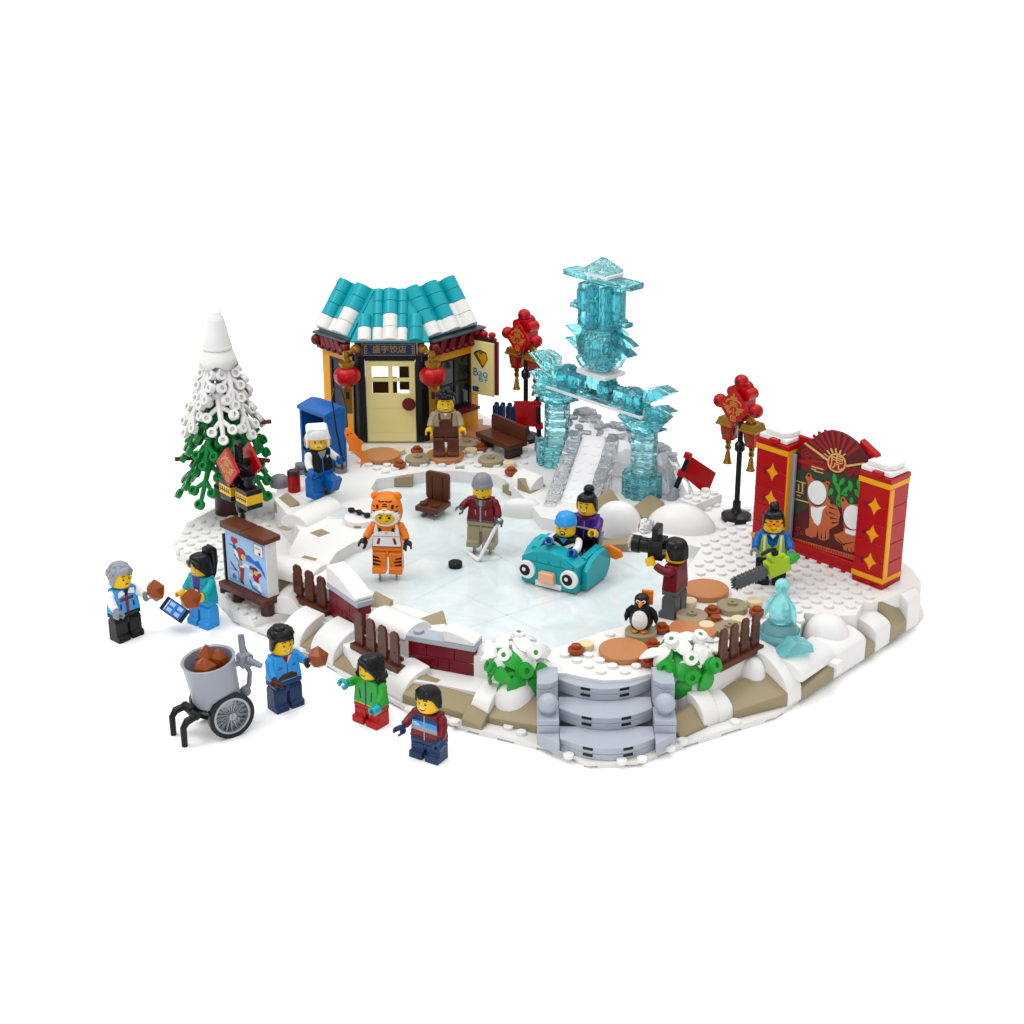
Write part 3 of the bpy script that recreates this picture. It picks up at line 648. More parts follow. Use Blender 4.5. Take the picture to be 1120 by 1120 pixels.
def h_tiger(root, Hm):
    Hm = Hm @ Matrix.Scale(1.13, 4)
    b = MB('orange'); b.m = Hm; N = 40; J = 14
    # hood: ball with a mouth opening for the face
    vs = []; fs = []
    b.lathe([(.5, -.12), (.72, -.05), (.86, .2), (.92, .55), (.88, .95), (.74, 1.35), (.5, 1.6), (.2, 1.7), (.001, 1.71)], 36)
    for s in (-1, 1): b.ell((s*.62, -.02, 1.52), .27, .18, .26, 14, 10)
    o = build('tiger_hood', b, root, bevel=0, smooth=60)
    def q(x, z, off=.0):   # a point on the hood's front
        prof = [(-.12, .5), (-.05, .72), (.2, .86), (.55, .92), (.95, .88), (1.35, .74), (1.6, .5)]
        r = .5
        for (za, ra), (zb, rb) in zip(prof, prof[1:]):
            if za <= z <= zb: r = ra+(rb-ra)*(z-za)/(zb-za)
        f = x/r; return ((r+off)*sin(f), -(r+off)*cos(f), z)
    def ringp(w, h, zc, n=28, jag=0): return [(w*cos(2*pi*i/n)*(1+(jag if i % 2 else 0)*(1 if abs(sin(2*pi*i/n)) < .75 else .2)), zc+h*sin(2*pi*i/n)) for i in range(n)]
    b = MB('white'); b.m = Hm
    outer = ringp(.86, .52, .46, 28, .2); inner = ringp(.56, .36, .46, 28)
    for i in range(28):
        j = (i+1) % 28; b.face([q(*outer[i], .03), q(*outer[j], .03), q(*inner[j], .05), q(*inner[i], .05)])
    b.ell((-.16, -.92, .9), .22, .12, .1, 12, 8); b.ell((.16, -.92, .9), .22, .12, .1, 12, 8)
    build('muzzle', b, o, bevel=0)
    b = MB('skin'); b.m = Hm; 
    for f0, f1 in ((0, .35), (.35, .7), (.7, 1.02)):
        for i in range(28):
            A, B = inner[i], inner[(i+1) % 28]; L4 = [(A[0]*f0, .46+(A[1]-.46)*f0), (B[0]*f0, .46+(B[1]-.46)*f0), (B[0]*f1, .46+(B[1]-.46)*f1), (A[0]*f1, .46+(A[1]-.46)*f1)]
            b.face([q(*p, .022) for p in (L4 if f0 else L4[1:])])
    b.use('orange')
    b.use('ink')
    for s in (-1, 1):
        b.face([q(s*.25+.09*cos(t*.7), .53+.09*sin(t*.7), .035) for t in range(9)])
        b.face([q(s*.42, .7, .035), q(s*.1, .62, .035), q(s*.1, .68, .035), q(s*.42, .77, .035)])
    b.face([q(-.14, .29, .035), q(.14, .31, .035), q(.28, .4, .035), q(.12, .35, .035)])
    build('face_opening', b, o, bevel=0)
    b = MB('ink'); b.m = Hm
    for s in (-1, 1):
        for (x, z, w, h) in ((.44, 1.14, .09, .13), (.66, .84, .16, .05), (.3, 1.42, .12, .04), (.75, 1.1, .12, .04)): b.face([q(s*x+w*cos(.7*t), z+h*sin(.7*t), .025) for t in range(9)])
    for z, w in ((1.42, .2), (1.3, .12), (1.2, .16)): b.face([q(-w, z-.03, .025), q(w, z-.03, .025), q(w*.8, z+.04, .025), q(-w*.8, z+.04, .025)])
    build('stripe', b, o, bevel=0)
    b = MB('peach'); b.m = Hm; b.ell((0, -.9, 1.02), .18, .1, .08, 12, 8); build('nose', b, o, bevel=0)
# ---------------- jacket prints
def strip(b, fp, mat, pts, o=.012): b.use(mat); b.face([fp(x, z, o) for x, z in pts])
def zipper(b, fp, mat='ink', w=.035, z0=0.02, z1=1.3): strip(b, fp, mat, [(-w, z0), (w, z0), (w, z1), (-w, z1)], .02)
def collar(b, fp, mat): strip(b, fp, mat, [(-.42, 1.57), (0, 1.1), (.42, 1.57)], .014)
def f_gran(b, fp):
    strip(b, fp, 'darkred', [(-.12, .02), (.12, .02), (.12, 1.2), (-.12, 1.2)]); strip(b, fp, 'darkred', [(-.5, .82), (.5, .82), (.5, 1.04), (-.5, 1.04)], .014)
    for s in (-1, 1): strip(b, fp, 'white', [(s*.62, 1.12), (s*.1, 1.28), (s*.3, 1.57), (s*.6, 1.5)]); strip(b, fp, 'ink', [(s*.42, .3), (s*.56, .3), (s*.54, .68), (s*.42, .66)]); strip(b, fp, 'darkred', [(s*.45, .34), (s*.53, .34), (s*.51, .62), (s*.45, .62)], .02)
    strip(b, fp, 'ink', [(-.1, 1.2), (.1, 1.2), (.16, 1.57), (-.16, 1.57)], .02)
def f_phone(b, fp):
    strip(b, fp, 'purple', [(-.26, .5), (.26, .5), (.36, 1.57), (-.36, 1.57)]); strip(b, fp, 'peach', [(-.16, .6), (.16, .6), (.16, .8), (-.16, .8)], .02); strip(b, fp, 'ink', [(-.2, .74), (.2, .74), (.2, .82), (-.2, .82)], .028)
    for s in (-1, 1):
        for z in (.35, .6, .85, 1.1): strip(b, fp, 'jade', [(s*.4, z), (s*.85, z+.04), (s*.85, z+.08), (s*.4, z+.04)])
def f_bluewoman(b, fp):
    strip(b, fp, 'darkred', [(-.3, 1.57), (0, 1.1), (.1, 1.57)]); strip(b, fp, 'peach', [(.1, 1.57), (0, 1.1), (.34, 1.57)], .014)
    strip(b, fp, 'darkbrown', [(-.7, .1), (.7, .1), (.6, .34), (.3, .5), (-.3, .5), (-.6, .34)]); strip(b, fp, 'ink', [(-.6, .24), (.6, .24), (.6, .28), (-.6, .28)], .02)
    for s in (-1, 1): strip(b, fp, 'brown', [(s*.3, .85), (s*.62, .85), (s*.62, .9), (s*.3, .9)]); strip(b, fp, 'ink', [(s*.34, .92), (s*.6, 1.0), (s*.6, 1.03), (s*.34, .95)])
    zipper(b, fp, 'navy', .02, .5, 1.1)
def f_girl(b, fp):
    zipper(b, fp, 'navy', .05, 0, 1.5)
    for s in (-1, 1): strip(b, fp, 'navy', [(s*.35, .35), (s*.45, .35), (s*.52, .95), (s*.42, .95)]); strip(b, fp, 'leaf', [(s*.2, 1.4), (s*.5, 1.3), (s*.45, 1.2), (s*.2, 1.3)], .02)
    strip(b, fp, 'lime', [(-.9, .02), (.9, .02), (.88, .1), (-.88, .1)])
def f_boy(b, fp):
    strip(b, fp, 'navy', [(-.8, 1.1), (.8, 1.1), (.7, 1.45), (-.7, 1.45)]); strip(b, fp, 'azure', [(-.84, .8), (.84, .8), (.8, 1.1), (-.8, 1.1)]); strip(b, fp, 'skyprint', [(-.84, .8), (-.2, .8), (-.5, 1.0), (-.8, 1.0)], .016); strip(b, fp, 'greyhair', [(-.88, .52), (.88, .52), (.84, .8), (-.84, .8)])
    strip(b, fp, 'ink', [(-.95, .1), (.95, .1), (.95, .16), (-.95, .16)]); zipper(b, fp, 'silver', .03, 0, 1.5)
def f_keeper(b, fp):
    strip(b, fp, 'brown', [(-.96, 0), (.96, 0), (.86, .55), (-.86, .55)]); strip(b, fp, 'brown', [(-.5, .5), (.5, .5), (.5, 1.1), (-.5, 1.1)], .014)
    for s in (-1, 1): strip(b, fp, 'brown', [(s*.36, 1.05), (s*.5, 1.05), (s*.56, 1.58), (s*.42, 1.58)], .014); b.use('gold'); b.ell(fp(s*.43, 1.0, .02), .05, .03, .05, 8, 6)
    strip(b, fp, 'darkbrown', [(-.4, .42), (.4, .42), (.4, .85), (-.4, .85)], .02); strip(b, fp, 'brown', [(-.36, .45), (.36, .45), (.36, .8), (-.36, .8)], .026); strip(b, fp, 'white', [(-.14, 1.57), (0, 1.35), (.14, 1.57)], .016)
def f_fisher(b, fp):
    strip(b, fp, 'greyhair', [(-.4, 1.57), (-.1, 1.0), (0, 1.15), (.1, 1.0), (.4, 1.57)], .014); zipper(b, fp, 'azure', .03, 0, 1.05)
    b.use('azure'); b.face([fp(.45+.14*cos(i*.6), 1.05+.14*sin(i*.6), .02) for i in range(10)]); b.use('white'); b.face([fp(.47+.06*cos(i*.6), 1.08+.06*sin(i*.6), .028) for i in range(10)])
def f_hockey(b, fp):
    strip(b, fp, 'coal', [(-.42, 1.57), (-.3, 1.2), (0, 1.05), (.3, 1.2), (.42, 1.57)]); strip(b, fp, 'greyhair', [(-.12, 1.15), (.12, 1.15), (.1, 1.55), (-.1, 1.55)], .018); zipper(b, fp, 'greyhair', .05, 0, 1.1)
    for s in (-1, 1): strip(b, fp, 'ink', [(s*.25, .9), (s*.8, 1.1), (s*.8, 1.15), (s*.25, .96)]); strip(b, fp, 'ink', [(s*.35, .25), (s*.75, .5), (s*.75, .56), (s*.35, .31)]); strip(b, fp, 'greyhair', [(s*.3, .5), (s*.36, .5), (s*.4, .85), (s*.34, .85)])
    strip(b, fp, 'coal', [(-.96, .02), (.96, .02), (.95, .14), (-.95, .14)])
def f_tiger(b, fp):
    strip(b, fp, 'white', [(-.93, .02), (.93, .02), (.78, 1.3), (.3, 1.1), (-.3, 1.1), (-.78, 1.3)])
    for s in (-1, 1):
        strip(b, fp, 'white', [(s*.6, 1.15), (s*.78, 1.15), (s*.72, 1.58), (s*.58, 1.58)], .013); strip(b, fp, 'wineprint', [(s*.48, .2), (s*.66, .2), (s*.56, .62), (s*.38, .62)], .02); strip(b, fp, 'ink', [(s*.3, 1.1), (s*.55, 1.05), (s*.5, 1.35), (s*.35, 1.3)], .02)
    strip(b, fp, 'greyhair', [(-.82, .72), (.82, .72), (.82, .77), (-.82, .77)], .02); strip(b, fp, 'skin', [(-.1, .98), (0, .88), (.1, .98), (.06, 1.05), (-.06, 1.05)], .024); strip(b, fp, 'ink', [(-.95, .02), (.95, .02), (.95, .06), (-.95, .06)], .02)
def f_driver(b, fp):
    for s in (-1, 1): strip(b, fp, 'white', [(s*.05, 1.0), (s*.3, 1.15), (s*.75, 1.35), (s*.7, 1.15), (s*.4, .95), (s*.1, .85)])
    zipper(b, fp, 'azure', .04, 0, .9); strip(b, fp, 'azure', [(-.3, 1.57), (0, 1.2), (.3, 1.57)])
def f_purple(b, fp):
    zipper(b, fp, 'greyhair', .03, 0, 1.3); strip(b, fp, 'darkred', [(-.3, 1.57), (0, 1.25), (.3, 1.57)])
    for s in (-1, 1): strip(b, fp, 'midnight', [(s*.3, .2), (s*.36, .2), (s*.5, 1.4), (s*.44, 1.4)])
def f_vest(b, fp):
    for s in (-1, 1):
        strip(b, fp, 'lime', [(s*.04, .02), (s*.9, .02), (s*.74, 1.0), (s*.66, 1.57), (s*.4, 1.57), (s*.3, .95), (s*.04, .7)]); strip(b, fp, 'white', [(s*.42, .3), (s*.58, .3), (s*.58, 1.5), (s*.46, 1.5)], .02)
        strip(b, fp, 'white', [(s*.04, .22), (s*.88, .22), (s*.86, .36), (s*.04, .36)], .02)
    strip(b, fp, 'white', [(-.2, 1.57), (0, 1.3), (.2, 1.57)], .02); zipper(b, fp, 'ink', .02, 0, .7)
    for s in (-1, 1): strip(b, fp, 'navy', [(s*.3, 1.57), (s*.02, 1.2), (s*.1, 1.1), (s*.4, 1.5)], .022)
GRAN = person('grey haired toy figure with blue jacket, black trousers, holding a roast, at the far left', at(138, 696, 0), R(48), dict(torso='azure', arm='white', hand='ash', leg='black'), hairdo(h_curly, mat='greyhair'), 30, 62, face='lips', front=f_gran)
PHON = person('toy figure with black ponytail in teal jacket holding phone and roast', at(224, 682, 0), R(-38), dict(torso='teal', arm='teal', leg='azure'), hairdo(h_pony), 22, 50, face='teeth', front=f_phone)
ROAST = person('toy figure with swept up black hair, bright blue jacket and brown belt bag', at(312, 772, 0), R(40), dict(torso='azure', hand='darkbrown', leg='navy'), hairdo(h_up), 28, 70, face='teeth', front=f_bluewoman)
GIRL = person('child toy figure in green jacket and red trousers reaching out a teal mitten', at(407, 789, 0), R(-38), dict(torso='leaf', hand='teal', leg='red'), hairdo(h_bob), 80, 25, short=True, face='smile', front=f_girl, outA=14)
BOY = person('child toy figure in dark red striped jacket and navy trousers, nearest the front', at(470, 827, 0), R(-32), dict(torso='darkred', hand='navy', leg='navy'), hairdo(h_short), 40, 15, short=True, face='open', front=f_boy, outA=10)
KEEP = person('toy shopkeeper with spiky black hair and brown apron in front of the teahouse', at(488, 497, 3.4), R(2), dict(torso='sand', leg='brown'), hairdo(h_spiky), 22, 22, face='open', front=f_keeper, outA=8, outB=8)
FISH = person('toy fisherman in white fur hat and blue trousers with one leg kicked forward', at(350, 541, 3.4), R(46), dict(torso='black', arm='white', hand='blue', leg='blue'), h_ushanka, 20, 55, 0, 66, face='moustache', front=f_fisher, outA=10, headyaw=R(-36))
TIGER = person('toy skater in orange and white tiger costume with tiger hood', at(425, 624, 2.68), R(-4), dict(torso='orange', hand='black', leg='orange', print='tiger'), h_tiger, 18, 18, 8, -6, face='none', front=f_tiger, outA=22, outB=16, skates=True)
HOCK = person('toy ice hockey player with grey beanie, dark red jacket and tan trousers', at(528, 596, 2.68), R(-16), dict(torso='darkred', hand='coal', leg='sand'), hairdo(h_beanie, 'beanie', 'ash'), 55, 12, 4, -4, face='angry', front=f_hockey, outA=35, outB=10, skates=True)
# ---------------- figures on and beside the bumper car, photographer, sculptor
CARP = at(614, 634, 2.1); CARZ = R(-31)
_m = Matrix.Translation(CARP) @ Matrix.Rotation(CARZ, 4, 'Z')
DRIV = person('toy driver with bright blue cap and white sleeves sitting in the teal bumper car', _m @ Vector((.1, .35, -.45)), CARZ+R(8), dict(torso='black', arm='white', hand='blue', leg='black'), hairdo(h_cap, 'cap', 'azure'), 85, 62, 88, 88, face='beard', front=f_driver, outA=34, outB=6, tilt=0)
PASS = person('toy passenger with black hair bun and purple jacket standing behind the car driver', _m @ Vector((.4, 2.75, .3)), CARZ+R(6), dict(torso='purple', leg='black'), hairdo(h_bun), 50, 58, face='grin', front=f_purple)
PHOT = person('toy photographer with smooth black hair, dark red jacket and dark grey trousers, seen from behind', at(737, 671, 3), R(-118), dict(torso='darkred', leg='coal'), hairdo(h_smooth), 78, 92, face='smile', outB=0)
def goggles(root, Hm):
    hairdo(lambda b: h_bun(b, 1.62, .05, .34))(root, Hm)
    b = MB('orange'); b.m = Hm
    for s in (-1, 1): b.ell((s*.24, -.6, .68), .24, .1, .17, 14, 8)
    b.use('black'); b.ring((0, 0, .7), .67, .64, .08, 'Z', 30)
    build('goggles', b, root, bevel=0)
SCUL = person('toy ice sculptor with orange goggles and lime safety vest holding a chainsaw', at(842, 636, 3), R(-6), dict(torso='blue', hand='ash', leg='black'), goggles, 42, 40, face='smile', front=f_vest, outA=6, outB=10)
# ================================================ held and loose small things
def roast(label, loc, s=.55, seed=1, group='roasted brown lumps', rz=0):
    r = random.Random(seed); bm = bmesh.new(); bmesh.ops.create_icosphere(bm, subdivisions=1, radius=1); top = max(bm.verts, key=lambda v: v.co.z)
    for v in bm.verts: v.co *= r.uniform(.82, 1.12); v.co.z *= 1.05
    top.co.z *= 1.25
    b = MB('chestnut'); b.add([tuple(v.co*s) for v in bm.verts], [[v.index for v in f.verts] for f in bm.faces]); bm.free()
    return solo('roast', b, label, 'roast', loc, rz, group, bevel=.03, smooth=12)
def off(h, dx, dy, dz): return (h.x+dx, h.y+dy, h.z+dz)
roast('brown faceted roast held out by the grey haired figure', off(GRAN[1][1], .45, 0, .45), .72, 2)
roast('brown faceted roast held in front of the teal jacket', off(PHON[1][1], -.35, -.5, .1), .74, 3)
roast('brown faceted roast held out by the figure in the bright blue jacket', off(ROAST[1][1], .5, 0, .3), .72, 4)
b = MB('black'); b.rbox(-.5, .5, -.95, .95, -.07, .07, .08); b.use('blueprint'); b.box(-.44, .44, -.08, -.075, -.72, .72)
b.use('skyprint')
for x, z in ((-.22, .35), (.2, .35), (-.22, -.3), (.2, -.3)): b.box(x-.14, x+.14, -.09, -.085, z-.2, z+.2)
b.use('azure'); b.box(-.4, .4, -.095, -.09, -.06, .06)
b.use('white'); b.box(-.36, .36, -.09, -.085, -.66, -.6)
po_ = Vector(off(PHON[1][0], -.12, -.3, .1)); nn_ = Vector((-.15, -.75, .65)).normalized()
xa = (ray(203, 676, po_, nn_)-ray(177, 658, po_, nn_)).normalized(); ya = xa.cross(nn_)
ph = solo('phone', b, 'black phone with blue screen held by the figure with the ponytail', 'phone', ray(191, 667, po_, nn_), 0, bevel=0)
ph.rotation_euler = Matrix((ya, -nn_, xa)).transposed().to_euler()
# fishing rod, line and orange fish
h = FISH[1][1]
b = MB('brown'); b.tube([off(h, .02, -.1, -.7), off(h, .02, 0, .3)], .11); b.use('black')
b.tube([off(h, .02, 0, .3), (h.x-.35, h.y+.2, h.z+2.4), (h.x-.55, h.y+.1, h.z+4.6), (h.x-.3, h.y-.1, h.z+5.6), (h.x-.1, h.y-.2, h.z+5.7)], [.09, .07, .06, .05, .05])
b.tube([(h.x-.1, h.y-.2, h.z+5.7), (h.x+.2, h.y-.3, h.z+5.4), (h.x+.5, h.y-.4, h.z+4.2), (h.x+.55, h.y-.45, h.z+2.6)], .05)
solo('fishing_rod', b, 'thin black fishing rod with a bent line held by the fisherman', 'fishing rod', bevel=0)
b = MB('orange'); b.tube([(0, 0, 1.5), (0, 0, 1.2), (.05, 0, .5), (.05, 0, -.2), (.1, 0, -.75), (.16, 0, -1.1), (.2, 0, -1.25)], [.1, .3, .42, .4, .24, .14, .16], 14)
b.v = [Vector((v.x, v.y*.55, v.z)) for v in b.v]; b.prism([(.1, -1.1), (-.25, -1.75), (.2, -1.5), (.65, -1.7), (.32, -1.1)], -.08, .08, 'xz'); b.prism([(.4, .5), (.72, .0), (.4, -.3)], -.06, .06, 'xz'); b.prism([(-.3, .2), (-.55, -.15), (-.3, -.3)], -.06, .06, 'xz')
b.use('ink'); b.ell((-.12, -.17, 1.05), .07, .05, .07, 8, 6); b.ell((.12, -.17, 1.05), .05, .05, .05, 8, 6)
fs = solo('fish', b, 'orange fish hanging from the fishing line', 'fish', (h.x+1.0, h.y-.5, h.z+1.3), 0, bevel=0, smooth=50); fs.rotation_euler = (0, R(-20), R(12))
b = MB('darkbrown'); b.lathe([(.6, 0), (.85, .1), (.95, .3), (.9, .4), (.001, .4)], 24); solo('stool', b, 'round dark brown plate under the fisherman\'s boots', 'plate', at(353, 538, 3), bevel=0)
b = MB('snow'); b.rcyl(0, 0, 0, .4, 1.25, 28); b.use('tan'); b.cb(.1, -1.22, .05, .5, .1, .2); solo('snow_stool', b, 'round white plate under the brown plate of the fisherman', 'snow stool', at(353, 543, 2.65), bevel=0)
b = MB('red'); b.rcyl(0, 0, 0, 1.3, .48, 22); b.use('darkbrown'); b.rcyl(0, 0, 1.3, 1.6, .49, 22); b.rcyl(0, 0, 1.6, 1.66, .42, 22)
solo('drinking_can', b, 'red can with dark brown lid standing in the snow left of the fisherman', 'can', at(322, 537, 3), bevel=.02)
for px, py, r, lab in [(306, 531, .75, 'round grey dome left of the red can under the tree'), (329, 517, .55, 'low grey round stud behind the red can'), (373, 516, .5, 'small grey round stud right of the kicked out boot')]:
    b = MB('ash'); b.rcyl(0, 0, 0, .35, r, 20)
    if r > .7: b.ell((0, 0, .35), r, r, r*.75, 20, 12)
    else: b.rcyl(0, 0, .35, .55, .3, 16); b.rcyl(0, 0, .55, .75, r*.8, 20)
    solo('grey_stone', b, lab, 'stone', at(px, py, 3), bevel=0, group='small grey round pieces near the fisherman')
# hockey stick, puck
h = HOCK[1][1]; e_ = at(524, 612, 2.25)
b = MB('white'); H0 = Vector((h.x+.1, h.y, h.z+.35)); b.tube([H0, (Vector(H0)+e_)/2, e_], [.13, .13, .14], 10); q_ = at(512, 604, 2.2); b.tube([e_+Vector((.03, 0, -.02)), e_+Vector((-.1, .02, -.03)), q_], [.16, .17, .13], 10)
solo('hockey_stick', b, 'white hockey stick held by the player in dark red', 'hockey stick', bevel=0)
b = MB('ink'); b.lathe([(.44, 0), (.48, .05), (.48, .36), (.44, .4), (.001, .38)], 26); solo('hockey_puck', b, 'black puck on the ice in front of the hockey player', 'puck', at(498, 620, 2.1), bevel=0)
# skate chair
t = thing('skate_chair', 'dark brown chair on two metal skates standing on the ice behind the tiger skater', 'chair', at(474, 563, 2.1), R(-28))
b = MB('brown'); b.rbox(-.97, .97, .5, .92, -1.0, .95, .1); [b.stud(x, -.5, .92) for x in (-.5, .5)]; build('seat', b, t)
b = MB('brown'); b.rbox(-.97, .97, .95, 3.1, .62, .9, .25); b.use('darkbrown'); b.tube([(-.45, .6, .95), (-.45, .6, 2.8)], .05); b.tube([(.45, .6, .95), (.45, .6, 2.8)], .05); build('backrest', b, t)
for s in (-1, 1):
    b = MB('silver'); b.prism([(-.75, 0), (.6, 0), (.75, .18), (.5, .22), (.4, .5), (.2, .5), (.1, .22), (-.3, .22), (-.4, .5), (-.6, .5), (-.65, .22), (-.95, .2)], s*.5-.08, s*.5+.08, 'yz'); build('skate', b, t, bevel=.02)
# bench
p, q = at(528, 480, 3.0), at(571, 505, 3.0)
t = thing('bench', 'dark brown bench with a low backrest at the teahouse', 'bench', at(549, 494, 3), yaw(at(526, 484, 3), at(570, 503, 3)))
b = MB('brown'); b.box(-2.1, 2.1, -1.0, .9, .9, 1.3); build('seat', b, t)
b = MB('brown'); b.rbox(-2.1, 2.1, 1.31, 2.5, .6, .9, .2); build('backrest', b, t)
for s in (-1, 1): b = MB('darkbrown'); b.box(s*1.5-.25, s*1.5+.25, -.8, .7, 0, .9); build('leg', b, t)
# navy picket rack behind the bench
t = thing('picket_rack', 'navy blue picket rack standing behind the brown bench', 'rack', at(553, 474, 3), R(-10))
b = MB('navy'); b.box(-1.0, 1.0, -.5, .5, 0, .3); build('base', b, t)
for y in (-.35, .35):
    for x in (-.8, -.28, .28, .8):
        b = MB('navy'); b.rbox(x-.2, x+.2, .3, 2.55, y-.1, y+.1, .19); build('picket', b, t, bevel=.02)
# ---------------- penguin
t = thing('penguin', 'black and white toy penguin with orange beak, feet and backpack', 'penguin', at(701, 688, 3.42), R(-14))
b = MB('black')
b.lathe([(.3, .12), (.6, .2), (.74, .5), (.76, .9), (.66, 1.3), (.5, 1.58), (.44, 1.75), (.47, 1.95), (.42, 2.2), (.26, 2.36), (.001, 2.4)], 24)
b.use('white')
def pq(x, z, o=.015):
    pr = [(.2, .6), (.5, .74), (.9, .76), (1.3, .66), (1.58, .5), (1.75, .44), (1.95, .47), (2.2, .42)]; r = .6
    for (a, ra), (c_, rc) in zip(pr, pr[1:]):
        if a <= z <= c_: r = ra+(rc-ra)*(z-a)/(c_-a)
    return ((r+o)*sin(x/r), -(r+o)*cos(x/r), z)
ov = [(.52*sin(2*pi*i/20), .87-.64*cos(2*pi*i/20)) for i in range(20)]
for j in range(5):
    f0, f1 = j/5, (j+1)/5
    for i in range(20):
        A, B = ov[i], ov[(i+1) % 20]; pts = [pq(A[0]*f0, .87+(A[1]-.87)*f0), pq(B[0]*f0, .87+(B[1]-.87)*f0), pq(B[0]*f1, .87+(B[1]-.87)*f1), pq(A[0]*f1, .87+(A[1]-.87)*f1)]
        b.face(pts[1:] if j == 0 else pts)
for s in (-1, 1): b.use('white'); b.face([pq(s*.18+.14*cos(.6*i), 2.05+.1*sin(.6*i)) for i in range(10)]); b.use('ink'); b.face([pq(s*.17+.07*cos(.6*i), 2.04+.05*sin(.6*i), .03) for i in range(10)])
build('body', b, t, bevel=0, smooth=60)
for s in (-1, 1): b = MB('black'); b.tube([(s*.52, 0, 1.5), (s*.78, -.02, 1.2), (s*.92, -.06, .8), (s*.95, -.1, .5)], [.15, .2, .17, .05], 10); build('wing', b, t, bevel=0, smooth=60)
b = MB('orange'); b.tube([(0, -.38, 1.96), (0, -.62, 1.9), (0, -.78, 1.84)], [.17, .12, .03], 10); build('beak', b, t, bevel=0)
for s in (-1, 1): b = MB('orange'); b.ell((s*.27, -.42, .1), .22, .36, .11, 12, 8); build('foot', b, t, bevel=0)
b = MB('orange'); b.rbox(-.1, .62, 1.5, 2.45, .42, .62, .05); build('backpack', b, t)
# ---------------- camera with flash
h = (PHOT[1][0]+PHOT[1][1])/2
t = thing('photo_camera', 'big black camera with a clear flash held up by the photographer', 'camera', off(h, -.1, .1, .35), R(-112), scale=1.35)
b = MB('black'); b.rbox(-.5, .5, -.2, .75, -.15, .55, .08); b.rbox(-.42, .42, .4, 1.4, .0, .3, .12); b.box(-.2, .2, .5, 1.1, .3, .6); build('body', b, t)
b = MB('black'); b.lathe([(.3, .15), (.36, .2), (.36, .6), (.42, .65), (.42, 1.0), (.001, 1.0)], 22, (0, 0, .3), 'Y'); l_ = build('lens', b, t, bevel=0)
b = MB('crystal'); b.lathe([(.4, 1.0), (.4, 1.12), (.25, 1.2), (.001, 1.22)], 22, (0, 0, .3), 'Y'); build('glass', b, l_, bevel=0)
b = MB('crystal'); b.lathe([(.12, 0), (.34, .12), (.4, .4), (.3, .62), (.001, .66)], 12, (0, -.1, 1.25), 'Y'); b.rbox(-.3, .3, 1.05, 1.5, -.45, -.1, .1); build('flash', b, t, bevel=.02)
# ---------------- chainsaw
h = SCUL[1]
t = thing('chainsaw', 'lime green chainsaw with dark grey toothed bar', 'chainsaw', off((h[0]*.3+h[1]*.7), -.2, -.75, -.4), R(-158), scale=1.22)
t.rotation_euler = (0, R(14), R(-158))
# local +x runs along the bar
b = MB('lime'); b.rbox(-.55, .75, -.42, .42, -.32, .32, .08); b.box(-.3, .3, -.2, .2, .42, .6); b.rbox(-.1, .5, .42, .7, -.3, .3, .08); b.use('ink'); b.ring((.0, -.33, .05), .18, .04, .05, 'Y'); build('motor', b, t)
b = MB('ash'); b.use('coal'); b.rbox(.75, 2.75, -.32, .32, -.16, .16, .3)
for i in range(8):
    for s in (-1, 1): b.prism([(.85+i*.24, s*.3), (.97+i*.24, s*.46), (1.0+i*.24, s*.3)], -.07, .07, 'xz')
for k in range(4): b.prism([(2.7, -.25+k*.16), (2.9, -.18+k*.16), (2.72, -.1+k*.16)], -.07, .07, 'xz')
b.use('steel'); b.box(.9, 2.5, -.175, -.16, -.05, .05); b.ring((2.45, -.17, 0), .14, .05, .04, 'Y'); build('saw_bar', b, t, bevel=.015)
b = MB('leaf'); b.tube([(-.5, 0, .1), (-.85, 0, .05), (-1.25, 0, .02)], [.36, .3, .14], 12); build('handle', b, t, bevel=0)
b = MB('black'); b.tube([(.1, 0, .6), (.1, .05, 1.0), (.5, .2, 1.2), (1.0, .3, 1.2)], [.13, .12, .12, .1], 10); b.ell((.1, 0, .75), .2, .2, .2, 10, 8); build('front_grip', b, t, bevel=0)
# ---------------- ice sculpture and chips
t = thing('ice_sculpture', 'clear light blue ice penguin sculpture on a domed block', 'sculpture', at(852, 700, 3.02), R(-35), scale=1.12)
b = MB('icesolid'); b.lathe([(1.08, 0), (1.12, .1), (1.1, .5), (.98, .85), (.8, 1.05), (.001, 1.08)], 28); b.ring((0, 0, .5), 1.14, 1.1, .3, 'Z', 28); build('pedestal', b, t, bevel=0)
b = MB('icesolid'); b.lathe([(.5, 1.09), (.7, 1.2), (.76, 1.6), (.72, 2.1), (.52, 2.55), (.36, 2.78), (.33, 2.88), (.42, 3.02), (.48, 3.25), (.44, 3.48), (.28, 3.64), (.001, 3.68)], 24)
for s in (-1, 1): b.tube([(s*.5, 0, 2.5), (s*.8, 0, 2.1), (s*.98, -.05, 1.6), (s*1.08, -.08, 1.25)], [.13, .2, .16, .05], 10)
b.tube([(0, -.38, 3.2), (0, -.7, 3.1), (0, -.85, 3.06)], [.17, .1, .03], 10); b.tube([(0, .6, 1.4), (.1, 1.0, 1.5)], [.3, .12], 10); b.v = [Vector((v.x*.86, v.y*.86, v.z)) for v in b.v]; build('penguin_figure', b, t, bevel=0, smooth=60)
